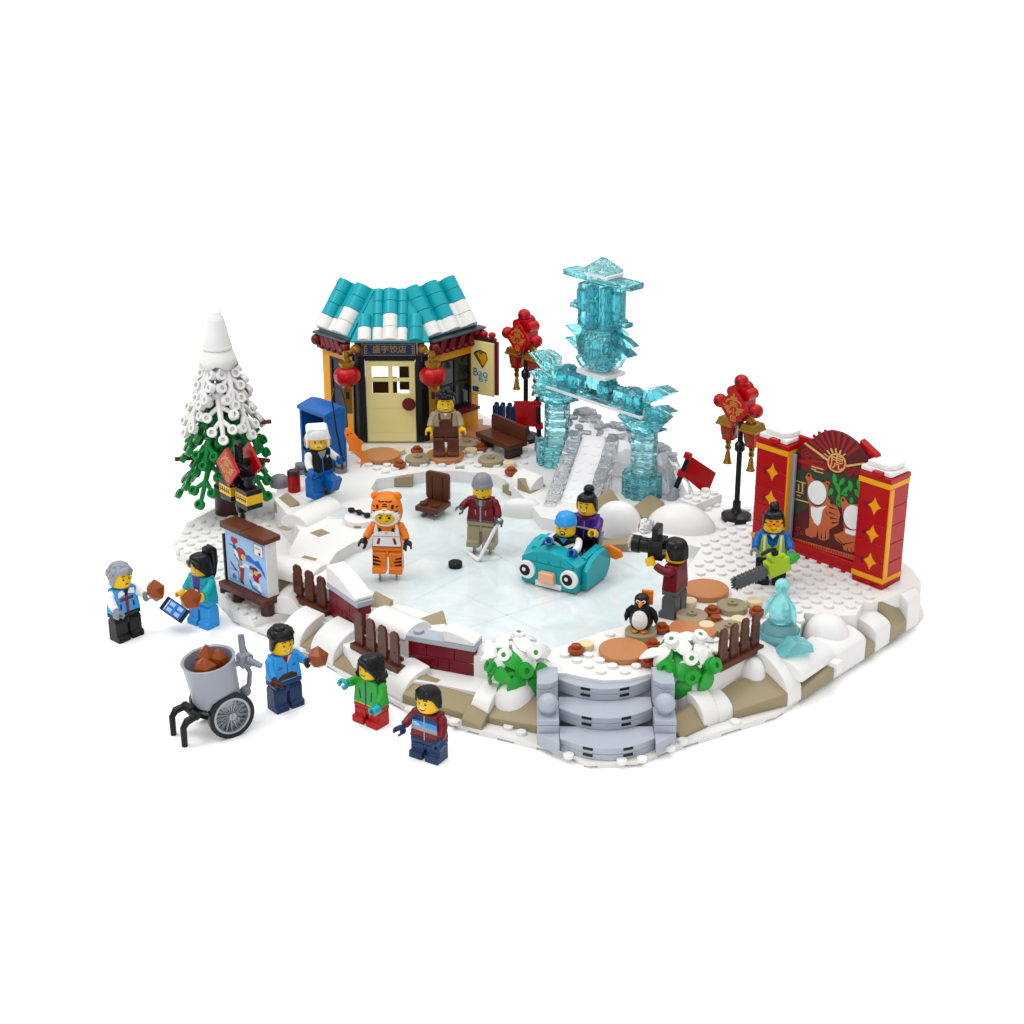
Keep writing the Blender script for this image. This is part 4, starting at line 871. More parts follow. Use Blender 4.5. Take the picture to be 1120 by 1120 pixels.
for px, py, s, rz, lab in [(869, 712, 1.15, 20, 'loose light blue ice chip on the white slope right of the sculpture'), (828, 700, .8, 70, 'loose light blue ice chip left of the sculpture at the fence end'), (866, 742, .4, 10, 'x')][:2]:
    b = MB('icesolid'); b.prism([(-s, 0), (s*.9, 0), (s*.8, s*.45), (-s*.2, s*.75)], -s*.5, s*.5, 'xz'); solo('ice_chip', b, lab, 'ice chip', at(px, py, 3.02), R(rz), 'loose ice chips', bevel=.03)
# ================================================ teahouse
HB = Vector((-9.62, 17.5, 3.0))
hs = thing('teahouse', 'corner teahouse with teal tiled roof wings, cream yellow door and amber walls', 'house', HB, 0)
b = MB('tan'); b.prism([(-3.1, -.2), (3.1, -.2), (7.2, 4.2), (7.2, 5.4), (-6.2, 5.4), (-6.2, 3.2)], -.02, .1); build('floor', b, hs)
for s in (-1, 1):   # black door jambs and amber posts
    b = MB('black'); b.box(s*2.0, s*2.5, -.25, .45, .1, 7.3) if s > 0 else b.box(-2.5, -2.0, -.25, .45, .1, 7.3); b.prism([(s*2.52, -.2), (s*3.0, .15), (s*3.0, .6), (s*2.52, .5)], .1, 7.3)
    build('door_post', b, hs)
    b = MB('amber'); b.prism([(s*3.03, -.05), (s*3.5, .32), (s*3.3, .8), (s*3.03, .6)], .1, 7.2); build('wall_post', b, hs)
b = MB('black'); b.box(-1.98, 1.98, -.2, .45, 6.9, 7.3); build('lintel', b, hs)
# door with four openings
d = MB('butter'); y0, y1 = -.12, .12
d.box(-1.95, 1.95, y0, y1, .12, 4.15); d.box(-1.95, -1.48, y0, y1, 4.152, 6.88); d.box(1.48, 1.95, y0, y1, 4.152, 6.88); d.box(-1.478, 1.478, y0, y1, 6.42, 6.88); d.box(-.17, .17, y0, y1, 4.152, 6.418)
d.box(-1.478, -.172, y0, y1, 5.16, 5.42); d.box(.172, 1.478, y0, y1, 5.16, 5.42); d.box(-1.5, 1.5, y0-.03, y0, 2.93, 2.97); d.box(-1.5, 1.5, y0-.03, y0, .9, .93)
door = build('door', d, hs, bevel=.02)
b = MB('darkred'); b.ring((1.42, -.25, 3.35), .12, .01, .3, 'Y'); b.lathe([(.5, .3), (.54, .36), (.5, .44), (.2, .5), (.001, .5)], 24, (1.42, 0, 3.35), 'Y'); build('handle', b, door, bevel=0)
# name board
b = MB('navy'); b.box(-2.15, 2.15, -.42, -.1, 7.36, 8.42); sb = build('name_board', b, hs)
b = MB('goldprint')
for x in (-1.95, 1.95): b.box(x-.02, x+.02, -.428, -.42, 7.55, 8.25)
for s in (-1, 1):
    for z in (7.6, 7.8, 8.0, 8.2): b.box(s*1.82-.06, s*1.82+.06, -.428, -.42, z-.05, z+.04)
b.box(-2.05, 2.05, -.428, -.42, 8.33, 8.36); b.box(-2.05, 2.05, -.428, -.42, 7.42, 7.45); build('border', b, sb, bevel=0)
text('lettering', '盛宇饺店', 'goldprint', .66, sb, up90(0, -.432, 7.9) @ Matrix.Scale(1.02, 4, (1, 0, 0)))
for s in (-1, 1): b = MB('darkred'); b.box(s*2.17, s*2.75, -.35, .2, 7.36, 8.42) if s > 0 else b.box(-2.75, -2.17, -.35, .2, 7.36, 8.42); build('board_end', b, hs)
b = MB('black'); b.box(-.75, .65, -.2, .2, 8.44, 8.8); b.box(-1.0, 1.0, .25, .5, 8.44, 8.7); build('roof_support', b, hs)
# side walls
def wall_side(s, L):
    a = R(45)*s; o = Vector((s*3.5, .42, 0))     # runs back from the door corner
    M = Matrix.Translation(o) @ Matrix.Rotation(a if s > 0 else pi+a, 4, 'Z')   # local x away from the door, front is local -y for the right wall
    f = -1 if s > 0 else 1
    def B(mat): q = MB(mat); q.m = M; return q
    th = .4
    b = B('amber'); y0, y1 = (0, th) if s > 0 else (-th, 0)
    if s > 0:
        b.box(0, .5, y0, y1, .1, 7.2); b.box(L-.75, L, y0, y1, .1, 7.2); b.box(.502, L-.752, y0, y1, .1, 2.0); b.box(.502, L-.752, y0, y1, 6.5, 7.2)
    else:
        b.box(L-.9, L, y0, y1, .1, 7.2); b.box(0, .2, y0, y1, .1, 7.2); b.box(.202, L-.902, y0, y1, 6.7, 7.2)
    build('wall', b, hs)
    wx0, wx1, wz0, wz1 = (.502, L-.752, 2.0, 6.5) if s > 0 else (.202, L-.902, .1, 6.7)
    b = B('black'); t_ = .22; ya, yb = (.05, .3) if s > 0 else (-.3, -.05)
    b.box(wx0, wx0+t_, ya, yb, wz0, wz1); b.box(wx1-t_, wx1, ya, yb, wz0, wz1); b.box(wx0+t_, wx1-t_, ya, yb, wz0, wz0+t_); b.box(wx0+t_, wx1-t_, ya, yb, wz1-t_, wz1)
    if s > 0: b.box((wx0+wx1)/2-.1, (wx0+wx1)/2+.1, ya, yb, wz0+t_, wz1-t_); b.box(wx0+t_, wx1-t_, ya+.02, yb-.02, 4.2, 4.4)
    w = build('window', b, hs)
    b = B('dark_interior' if s > 0 else 'midnight'); b.box(wx0+t_, wx1-t_, .15 if s > 0 else -.2, .2 if s > 0 else -.15, wz0+t_, wz1-t_); build('pane', b, w, bevel=0)  # right side is an opaque sheet coloured as the dark interior
    if s > 0: b = B('mauve'); b.use('darkred'); b.box(wx0-.3, wx1+.25, -.75, .04, 1.85, 2.1); build('sill', b, w)
    # dark red frieze with knobs
    b = B('darkred'); e0, e1 = (-.35, th) if s > 0 else (-th, .35)
    b.box(-.5, L+.25, e0+.02, e1, 7.22, 7.5); n = int(L/.62)
    for i in range(n): b.ell((i*L/n+.3, (e0-.02 if s > 0 else e1+.02), 7.42), .26, .2, .2, 10, 6)
    b.box(-.3, L+.1, e0+.15, e1-.15, 7.5, 8.4)
    for i in range(4): x = i*(L-.6)/4+.1; b.prism([(x, 7.55), (x+.55, 7.55), (x+.9, 8.38), (x+.35, 8.38)], f*.42-.06, f*.42+.06, 'xz')
    fz = build('frieze', b, hs)
    for x in (-.35, L+.15):
        b = B('darkred'); b.rcyl(x, f*.35, 8.0, 8.01, .001) if False else None
        b.ell((x, f*.4, 7.9), .46, .46, .46, 16, 10); build('knob', b, fz, bevel=0)
    b = B('coal'); b.box(-.6, L+.4, (-.6 if s > 0 else -.3), (.3 if s > 0 else .6), 8.42, 8.6); build('eave', b, hs)
wall_side(-1, 3.0); wall_side(1, 4.75)
b = MB('darkbrown'); b.box(1.2, 3.4, 4.2, 4.9, .1, 5.2); b.box(.4, 1.6, 4.3, 4.8, 3.0, 5.4); build('shelf', b, hs)
b = MB('brown'); b.box(-1.8, .2, 4.2, 4.8, .1, 4.0); build('counter', b, hs)
# roof wings
def roofwing(M, w, cols, wt=None, snow=(), name='roof'):
    """M: local x along the eave, y up the slope, z out of the slope"""
    Lr = 4.35; wt = wt if wt is not None else w; q = MB('teal'); q.m = M
    q.add([(-w/2, 0, 0), (w/2, 0, 0), (wt/2, Lr, 0), (-wt/2, Lr, 0), (-w/2, 0, .3), (w/2, 0, .3), (wt/2, Lr, .3), (-wt/2, Lr, .3)], [(0, 3, 2, 1), (4, 5, 6, 7), (0, 1, 5, 4), (1, 2, 6, 5), (2, 3, 7, 6), (3, 0, 4, 7)])
    rf = build(name, q, hs)
    for ci, (x, r, n0, n1) in enumerate(cols):
        for k in range(n0, n1):
            mt = 'snow' if (ci, k) in snow else 'teal'; q = MB(mt); q.m = M; ya, yb = .03+k*1.08, 1.08+k*1.08; rr = r*(1.0 if k % 2 == 0 else .985)
            P = [(x+rr*cos(pi*i/10), .3+rr*1.0*sin(pi*i/10)) for i in range(11)]
            q.prism(P, ya, yb, 'xz'); build('roof_tile' if mt == 'teal' else 'snow_tile', q, rf, bevel=.03)
    return rf
def slopeM(org, rz, rise): return Matrix.Translation(org) @ Matrix.Rotation(rz, 4, 'Z') @ Matrix.Rotation(rise, 4, 'X')
ri = math.atan2(3.3, 2.6)
roofwing(slopeM((.1, -.75, 8.55), 0, ri), 6.2, [(-2.0, .52, 0, 2), (-.95, .42, 0, 4), (0, .62, 0, 4), (.95, .42, 0, 4), (2.0, .52, 0, 2)], 2.6, {(0, 0), (1, 0), (2, 0), (2, 1), (3, 0)})
cL = Vector((-3.28, .45, 0))+Vector((-.7071, .7071, 0))*1.35+Vector((-.7071, -.7071, 0))*.2
roofwing(slopeM((cL.x, cL.y, 8.66), R(-45), ri), 4.1, [(-1.25, .72, 0, 4), (-.1, .4, 0, 2), (.95, .78, 0, 4)], None, {(0, 0), (1, 0), (2, 0), (2, 1)})
cR = Vector((3.05, .35, 0))+Vector((.7071, .7071, 0))*2.15+Vector((.7071, -.7071, 0))*.1
roofwing(slopeM((cR.x, cR.y, 8.55), R(45), ri), 5.8, [(-1.95, .76, 0, 4), (-.9, .4, 0, 1), (.05, .76, 0, 4), (1.05, .42, 0, 2), (2.0, .76, 0, 4)], None, {(0, 0), (1, 0), (2, 0), (3, 0), (3, 1), (4, 0), (4, 1)})
# gold brackets and shutter
for s in (-1, 1):
    b = MB('gold'); b.ell((s*2.62, -.55, 8.0), .42, .36, .36, 14, 10); b.tube([(s*2.75, -.6, 7.98), (s*3.0, -.85, 7.85), (s*3.5, -1.25, 7.75)], [.2, .17, .2], 10); b.tube([(s*3.35, -1.2, 8.0), (s*3.35, -1.2, 7.55)], .22, 10); build('lantern_bracket', b, hs, bevel=0)
A_, B_, C_ = at(516.5, 385, 11.6), None, None
S0 = Vector((cR.x, cR.y, 0))
sx_ = Vector((7.3, 4.3, 0)); px_, py_ = HB.x+sx_.x, HB.y+sx_.y
sh = MB('darkred'); shM = Matrix.Translation((6.5, 3.35, 3.2)) @ Matrix.Rotation(R(-32), 4, 'Z'); sh.m = shM
sh.box(-.05, 2.3, .02, .3, 0, 4.5); so = build('shutter', sh, hs)
b = MB('butter'); b.m = shM; b.box(-.1, 2.05, -.18, .018, -.1, 4.4); pp = build('poster', b, so)
pq_ = lambda x, z, o=.005: (x, -.18-o, z)
b = MB('ink'); b.m = shM
b.face([pq_(.12, 3.3), pq_(.35, 3.55), pq_(.75, 3.7), pq_(1.35, 3.55), pq_(1.5, 3.0), pq_(1.0, 2.15)])
b.use('amber'); b.face([pq_(.4, 3.4, .01), pq_(.75, 3.55, .01), pq_(1.3, 3.45, .01), pq_(1.42, 3.0, .01), pq_(1.02, 2.35, .01)])
b.use('gold'); b.face([pq_(.2, 3.3, .012), pq_(.4, 3.4, .012), pq_(.85, 2.75, .012), pq_(.9, 2.4, .012)]); b.use('jade'); b.face([pq_(.55, 3.62, .014), pq_(.95, 3.62, .014), pq_(1.0, 3.3, .014), pq_(.7, 3.35, .014)])
b.use('white'); b.face([pq_(.15, 1.3), pq_(.6, 2.15), pq_(1.4, 2.0), pq_(1.5, 1.05), pq_(.6, .9)])
b.use('ink'); b.face([pq_(.02, .55), pq_(.62, .55), pq_(.62, .12), pq_(.02, .12)]); build('picture', b, pp, bevel=0)
shT = shM @ up90(.78, -.2, 1.75); text('lettering', 'Bao', 'jade', .95, pp, shT); text('lettering', '包子', 'jade', .5, pp, shM @ up90(1.05, -.2, 1.2)); text('lettering', '点心', 'azure', .3, pp, shM @ up90(.32, -.2, .33))
b = MB('darkbrown'); b.m = shM; b.box(-.2, 2.1, -.1, .3, 4.52, 4.75); b.use('red')
for x in (.2, 1.0, 1.75): b.ell((x, .1, 5.0), .32, .3, .26, 12, 8)
build('flower_box', b, so)
# round red lanterns hanging on the brackets
def red_lantern(s, lab):
    t = thing('paper_lantern', lab, 'lantern', (HB.x+.05+s*3.36, HB.y-1.2, HB.z+6.0), 0, 'red lanterns beside the teahouse door')
    b = MB('scarlet'); n = 32; prof = [(.42, -.78), (.75, -.62), (.98, -.3), (1.03, 0), (.98, .3), (.75, .62), (.42, .78)]; vs = []; fs = []
    for j, (r, z) in enumerate(prof):
        for i in range(n): a = 2*pi*i/n; w = 1+.035*(1 if i % 4 in (0, 1) else -1); vs.append((r*w*cos(a), r*w*sin(a), z))
    for j in range(6):
        for i in range(n): fs.append((j*n+i, j*n+(i+1) % n, (j+1)*n+(i+1) % n, (j+1)*n+i))
    fs += [tuple(range(n))[::-1], tuple(range(6*n, 7*n))]; b.add(vs, fs); build('shade', b, t, bevel=0, smooth=60)
    b = MB('gold'); b.rcyl(0, 0, .76, .95, .52); b.rcyl(0, 0, .95, 1.12, .62); b.rcyl(0, 0, 1.12, 1.5, .25); build('cap', b, t, bevel=0)
    b = MB('gold'); b.rcyl(0, 0, -.95, -.76, .4); b.box(-.32, .32, -.08, .08, -3.1, -.95); b.use('ink_brown'); b.box(-.14, .14, -.088, -.08, -1.9, -1.3); b.use('gold'); b.box(-.2, .2, -.1, -.08, -2.9, -2.2); build('tassel', b, t, bevel=.02)
red_lantern(-1, 'round red lantern hanging left of the yellow door'); red_lantern(1, 'round red lantern hanging right of the yellow door, above the shopkeeper')
# blue shelter beside the house
t = thing('fishing_shelter', 'bright blue shelter box with a slanted top behind the fisherman', 'shelter', at(355, 509, 3), GA)
b = MB('blue'); b.box(-1.6, 1.6, .75, 1.0, 0, 4.5); b.box(-1.6, -1.35, -1.0, .748, 0, 4.5); b.box(1.35, 1.6, -1.0, .748, 0, 4.5); b.box(-1.35, 1.35, -1.0, -.8, 0, 1.2); build('wall', b, t)
b = MB('blue'); b.prism([(-1.15, 4.52), (-1.15, 4.8), (.3, 5.15), (1.1, 4.9), (1.1, 4.52)], -1.72, 1.72, 'yz'); build('roof', b, t)
b = MB('midnight'); b.box(-1.34, 1.34, .7, .745, .02, 4.45); build('shade_sheet', b, t, bevel=0)  # dark sheet added to paint the shade inside the shelter's opening
# ================================================ ice arch, slide, flags
PL, PR = at(604, 506, 3), at(698, 541, 3); AY = yaw(PL, PR); MID = (PL+PR)/2+Vector((.35, .1, 0)); HALF = (PR-PL).length/2
ar = thing('ice_arch', 'tall light blue ice archway with two columns, winged beam and a lantern tower on top', 'ice arch', MID, AY)
def drum(b, x, z0, z1, r, n=8, rib=.12):
    k = n*6; P = [(x+r*(.88+.12*abs(sin(n*pi*i/k)))*cos(2*pi*i/k), r*(.88+.12*abs(sin(n*pi*i/k)))*sin(2*pi*i/k)) for i in range(k)]; b.prism(P, z0, z1)
for s in (-1, 1):
    X = s*HALF
    b = MB('ice'); [drum(b, X, .02+k*.58, .58+k*.58, 1.6, 12) for k in range(3)]; cbase = build('column_base', b, ar, bevel=0)
    b = MB('icepale')
    for k in range(5): drum(b, X, 1.8+k*.68, 2.46+k*.68, 1.04, 8)
    build('column', b, ar, bevel=0)
    b = MB('ice'); b.cyl((X, 0, 5.22), (X, 0, 6.15), 1.2, 2.1, 8); b.cb(X, 0, 5.0, 2.0, 2.0, .2)
    for q in range(8): a = 2*pi*q/8+.3; b.prism([(X+1.0*cos(a-.2), 1.0*sin(a-.2)), (X+1.9*cos(a), 1.9*sin(a)), (X+1.0*cos(a+.2), 1.0*sin(a+.2))], 5.3+.12*(q % 3), 5.5+.12*(q % 3))
    build('capital', b, ar, bevel=.02)
    for z, o, w in ((5.9, 1.5, 1.5), (7.4, 1.0, 1.5)):     # crystal wings flaring outward
        b = MB('icepale')
        for t_ in (-.5, .1, .6):
            b.prism([(X+s*.3, z), (X+s*1.0, z+.1), (X+s*(1.0+w), z+1.15-.15*abs(t_)), (X+s*(.7+w*.5), z+1.3), (X+s*.4, z+1.0)], t_-.2, t_+.25, 'xz')
        build('wing', b, ar, bevel=.02)
b = MB('white'); b.box(-HALF-.3, HALF+.5, -1.0, .8, 6.2, 6.42); build('beam_plate', b, ar)
b = MB('ice'); b.box(-HALF-.3, HALF+.3, -.9, .7, 6.44, 6.8)
for x in (-3.9, -2.1, .9, 2.6, 4.0): b.cb(x, -.1, 6.82, 1.2, 1.3, .9); b.stud(x-.3, -.3, 7.72, .3, .2); b.stud(x+.3, .2, 7.72, .3, .2)
b.ell((-3.2, -.1, 7.2), 1.1, .9, 1.2, 10, 7); b.ell((3.6, -.1, 7.2), 1.0, .9, 1.0, 10, 7)
build('beam', b, ar, bevel=.03)
for x in (-3.2, -1.2, 1.2, 3.0): b = MB('icepale'); b.cb(x, -.75, 6.82, .7, .5, .3); build('beam_brick', b, ar, bevel=.03)
b = MB('white'); b.box(-1.5, 1.5, -1.1, 1.1, 8.3, 8.62); build('snow_ledge', b, ar)
b = MB('ice'); b.cb(0, 0, 6.8, 2.0, 1.4, 1.48); build('ledge_block', b, ar)
b = MB('icepale')    # bowl of the ice lantern
b.lathe([(.6, 8.64), (.95, 8.75), (1.5, 9.5), (1.8, 10.4), (1.8, 11.0), (1.65, 11.5), (1.45, 11.9), (.001, 11.9)], 9)
b.lathe([(.4, 8.9), (1.0, 9.7), (1.1, 10.6), (.7, 11.4), (.001, 11.5)], 8)
for q in range(6): a = 2*pi*q/6; b.rcyl(1.5*cos(a), 1.5*sin(a), 10.0, 11.3, .32, 8)
for q in range(9):
    a = 2*pi*q/9+.2; z = 9.6+.55*(q % 3); b.m = Matrix.Translation((1.4*cos(a), 1.4*sin(a), z)) @ Matrix.Rotation(a, 4, 'Z') @ Matrix.Rotation(.5-.4*(q % 2), 4, 'Y'); b.cb(.1, 0, -.4, .7, .6, .9)
b.m = Matrix()
build('bowl', b, ar, bevel=.03, smooth=12)
for s in (-1, 1):
    b = MB('ice')
    for k, (z, w) in enumerate(((9.9, 3.3), (10.7, 3.6), (11.4, 2.7))):
        b.prism([(s*1.1, z), (s*1.7, z-.25), (s*w, z+(.15 if s < 0 else -.0)+.5), (s*(w-.9), z+.9), (s*1.1, z+1.2)], -.6+.3*k, .5-.2*k, 'xz')
    build('tower_wing', b, ar, bevel=.02)
b = MB('ice'); b.cb(0, 0, 11.92, 1.7, 1.7, 3.4)
for x, y in ((-1.1, -.7), (1.1, -.7), (-1.1, .6), (1.1, .6), (0, -1.0)): b.cb(x, y, 12.0, .75, .75, 3.2)
for q in range(3): b.cb(0, -1.05, 12.2+q*1.0, .8, .3, .8)
build('shaft', b, ar, bevel=.03)
b = MB('ice'); b.cb(-1.6, -.2, 13.0, .9, .9, 1.5); b.cb(-2.3, -.2, 13.0, 1.0, .8, .32); b.stud(-2.4, -.2, 13.32); build('side_block', b, ar, bevel=.03)
b = MB('ice'); b.cb(1.6, -.2, 13.3, .9, .9, 1.5); b.cb(1.45, -.1, 12.4, .8, .8, .88); build('side_block', b, ar, bevel=.03)
b = MB('ice'); b.cb(2.3, -.2, 12.5, 1.3, .8, .34); b.stud(2.4, -.2, 12.84); build('side_block', b, ar, bevel=.03)
b = MB('ice'); b.box(-3.4, 3.4, -.75, .75, 15.35, 15.8); build('cross_slab', b, ar, bevel=.04)
b = MB('white'); b.box(-1.0, 1.3, -.9, .9, 15.82, 16.08); build('cap_plate', b, ar)
b = MB('icepale'); b.add([(-1.15, -.95, 16.1), (1.15, -.95, 16.1), (1.15, .95, 16.1), (-1.15, .95, 16.1), (-1.15, -.95, 16.3), (1.15, -.95, 16.3), (1.15, .95, 16.3), (-1.15, .95, 16.3), (-.15, -.1, 17.15), (.15, -.1, 17.15), (.15, .1, 17.15), (-.15, .1, 17.15)],
   [(0, 3, 2, 1), (0, 1, 5, 4), (1, 2, 6, 5), (2, 3, 7, 6), (3, 0, 4, 7), (4, 5, 9, 8), (5, 6, 10, 9), (6, 7, 11, 10), (7, 4, 8, 11), (8, 9, 10, 11)]); build('cap', b, ar, bevel=.02)
# slide: clear rails, pale studded bed
F0 = at(620, 571, 2.2); T0 = Vector((MID.x-.2, MID.y+1.9, 5.6)); d = (T0-F0); Ls = Vector((d.x, d.y, 0)).length; rise = T0.z-F0.z
sl = thing('ice_slide', 'clear ice slide with blocky transparent rails and a pale studded bed under the arch', 'slide', F0, yaw(F0, T0))
ang = math.atan2(rise, Ls); LL = math.hypot(Ls, rise)
M = Matrix.Rotation(-ang, 4, 'Y')
b = MB('white'); b.m = M; b.box(0, LL, -.95, .95, -.05, .12)
for i in range(int(LL)):
    for y in (-.5, .5): b.stud(.6+i, y, .12, .3, .03)
build('bed', b, sl)
for s in (-1, 1):
    b = MB('crystal'); b.m = M; n = 7
    for k in range(n): y0, y1 = (1.04, 1.95) if s > 0 else (-1.95, -1.04); b.box(k*LL/n+.02, (k+1)*LL/n-.02, y0, y1, -.5, .55+.12*(k % 2)); b.cb((k+.5)*LL/n, (y0+y1)/2, -.3, .5, .5, .5)
    if s < 0: b.box(LL*.1, LL*.55, -2.2, -1.97, -.9, .2)
    build('rail', b, sl, bevel=.04)
def crystal(label, px, py, z, w, dpt, h, rz, seed, name='ice_boulder'):
    r = random.Random(seed); b = MB('greycrystal'); n = 9; vs = []; fs = []
    for j, (f, zz) in enumerate(((1, 0), (1, .35), (.78, .75), (.35, 1.0))):
        for i in range(n): a = 2*pi*i/n; q = r.uniform(.88, 1.08); vs.append((w*f*q*cos(a), dpt*f*q*sin(a), h*zz*r.uniform(.93, 1.0)))
    for j in range(3):
        for i in range(n): fs.append((j*n+i, j*n+(i+1) % n, (j+1)*n+(i+1) % n, (j+1)*n+i))
    fs += [tuple(range(n))[::-1], tuple(range(3*n, 4*n))]; b.add(vs, fs)
    for i in range(60):
        a = r.uniform(0, 6.3); q = r.uniform(.1, .9); zz = 1 if q < .35 else (1-.25*(q-.35)/.43 if q < .78 else .75-.4*(q-.78)/.22)
        b.stud(w*q*.93*cos(a), dpt*q*.93*sin(a), h*zz*.93-.16+i*.0023+r.uniform(0, .002), .3, .25, 10)
    return solo(name, b, label, 'ice block', at(px, py, z), rz, 'clear ice boulders behind the slide', bevel=.04, smooth=25)
crystal('clear ice boulder at the top of the slide behind the left column', 640, 501, 3.02, 2.1, 1.7, 4.1, AY, 1)
crystal('clear ice boulder behind the slide bed between the columns', 676, 512, 3.02, 2.5, 1.6, 3.7, AY, 2)
crystal('clear ice boulder behind the right column, lower and farther right', 718, 530, 3.02, 2.4, 1.6, 3.2, AY, 3)
b = MB('greycrystal'); b.prism([(-.2, 0), (1.5, 0), (1.2, 1.0), (.6, 2.2), (-.2, 3.2)], -.6, .6, 'xz'); solo('ice_wedge', b, 'large clear curved ice wedge right of the right column', 'ice block', at(722, 540, 3.02), AY, bevel=.06)
b = MB('crystal'); b.tube([(0, 0, 1.9), (.9, -.3, .15)], .25, 10); solo('ice_bar', b, 'clear grey bar leaning in the snow under the right red flag', 'ice bar', at(742, 540, 3), 0, bevel=0)
b = MB('snow'); b.cb(0, 0, 0, 3.0, 1.6, .75); [b.stud(x, y, .75) for x in (-1, 0, 1) for y in (-.4, .4)]; solo('snow_block', b, 'white studded snow brick behind the large smooth mound at the back edge', 'snow', at(766, 553, 3), R(44), GS)
# red flags
def flag(lab, base, top, quad, hidden=False):
    b0 = at(*base, 3.0); t = thing('red_flag', lab, 'flag', b0, 0, 'red flags on black poles')
    topw = Vector(top); b = MB('black'); b.tube([b0+(topw-b0)*.22, topw], .2, 12)
    build('pole', b, t, bevel=0, world=True)
    b = MB('steel'); b.tube([b0, b0+(topw-b0)*.26], [.42, .3], 14); build('base', b, t, bevel=0, world=True)
    b = MB('red'); q = [Vector(p) for p in quad]; nrm = (q[1]-q[0]).cross(q[3]-q[0]).normalized()*.06
    b.add([p+nrm for p in q]+[p-nrm for p in q], [(0, 1, 2, 3), (7, 6, 5, 4), (0, 4, 5, 1), (1, 5, 6, 2), (2, 6, 7, 3), (3, 7, 4, 0)])
    u = (q[3]-q[0]).normalized()
    for e_ in (q[0]-u*.1, q[3]-u*.3): b.tube([e_-u*.02, e_+u*.42], .32, 12)
    build('cloth', b, t, bevel=0, world=True)
b0 = at(734, 546, 3.0)
fp0 = b0+Vector((0, 1, 0)); N_ = (0.25, -1, 0)
Q = [ray(x, y, b0, N_) for x, y in ((753, 497), (783, 517), (773, 542), (745, 519))]
flag('red flag on a slanted black pole right of the right ice column', (734, 546), ray(755, 496, b0, N_), Q)
b1 = at(588, 492, 3.0)
Q = [ray(x, y, b1, (0, -1, 0)) for x, y in ((588, 439), (562, 438.5), (565.5, 465.5), (590, 467))]
flag('red flag behind the bench at the left ice column', (590, 492), ray(588.5, 434, b1, (0, -1, 0)), Q)
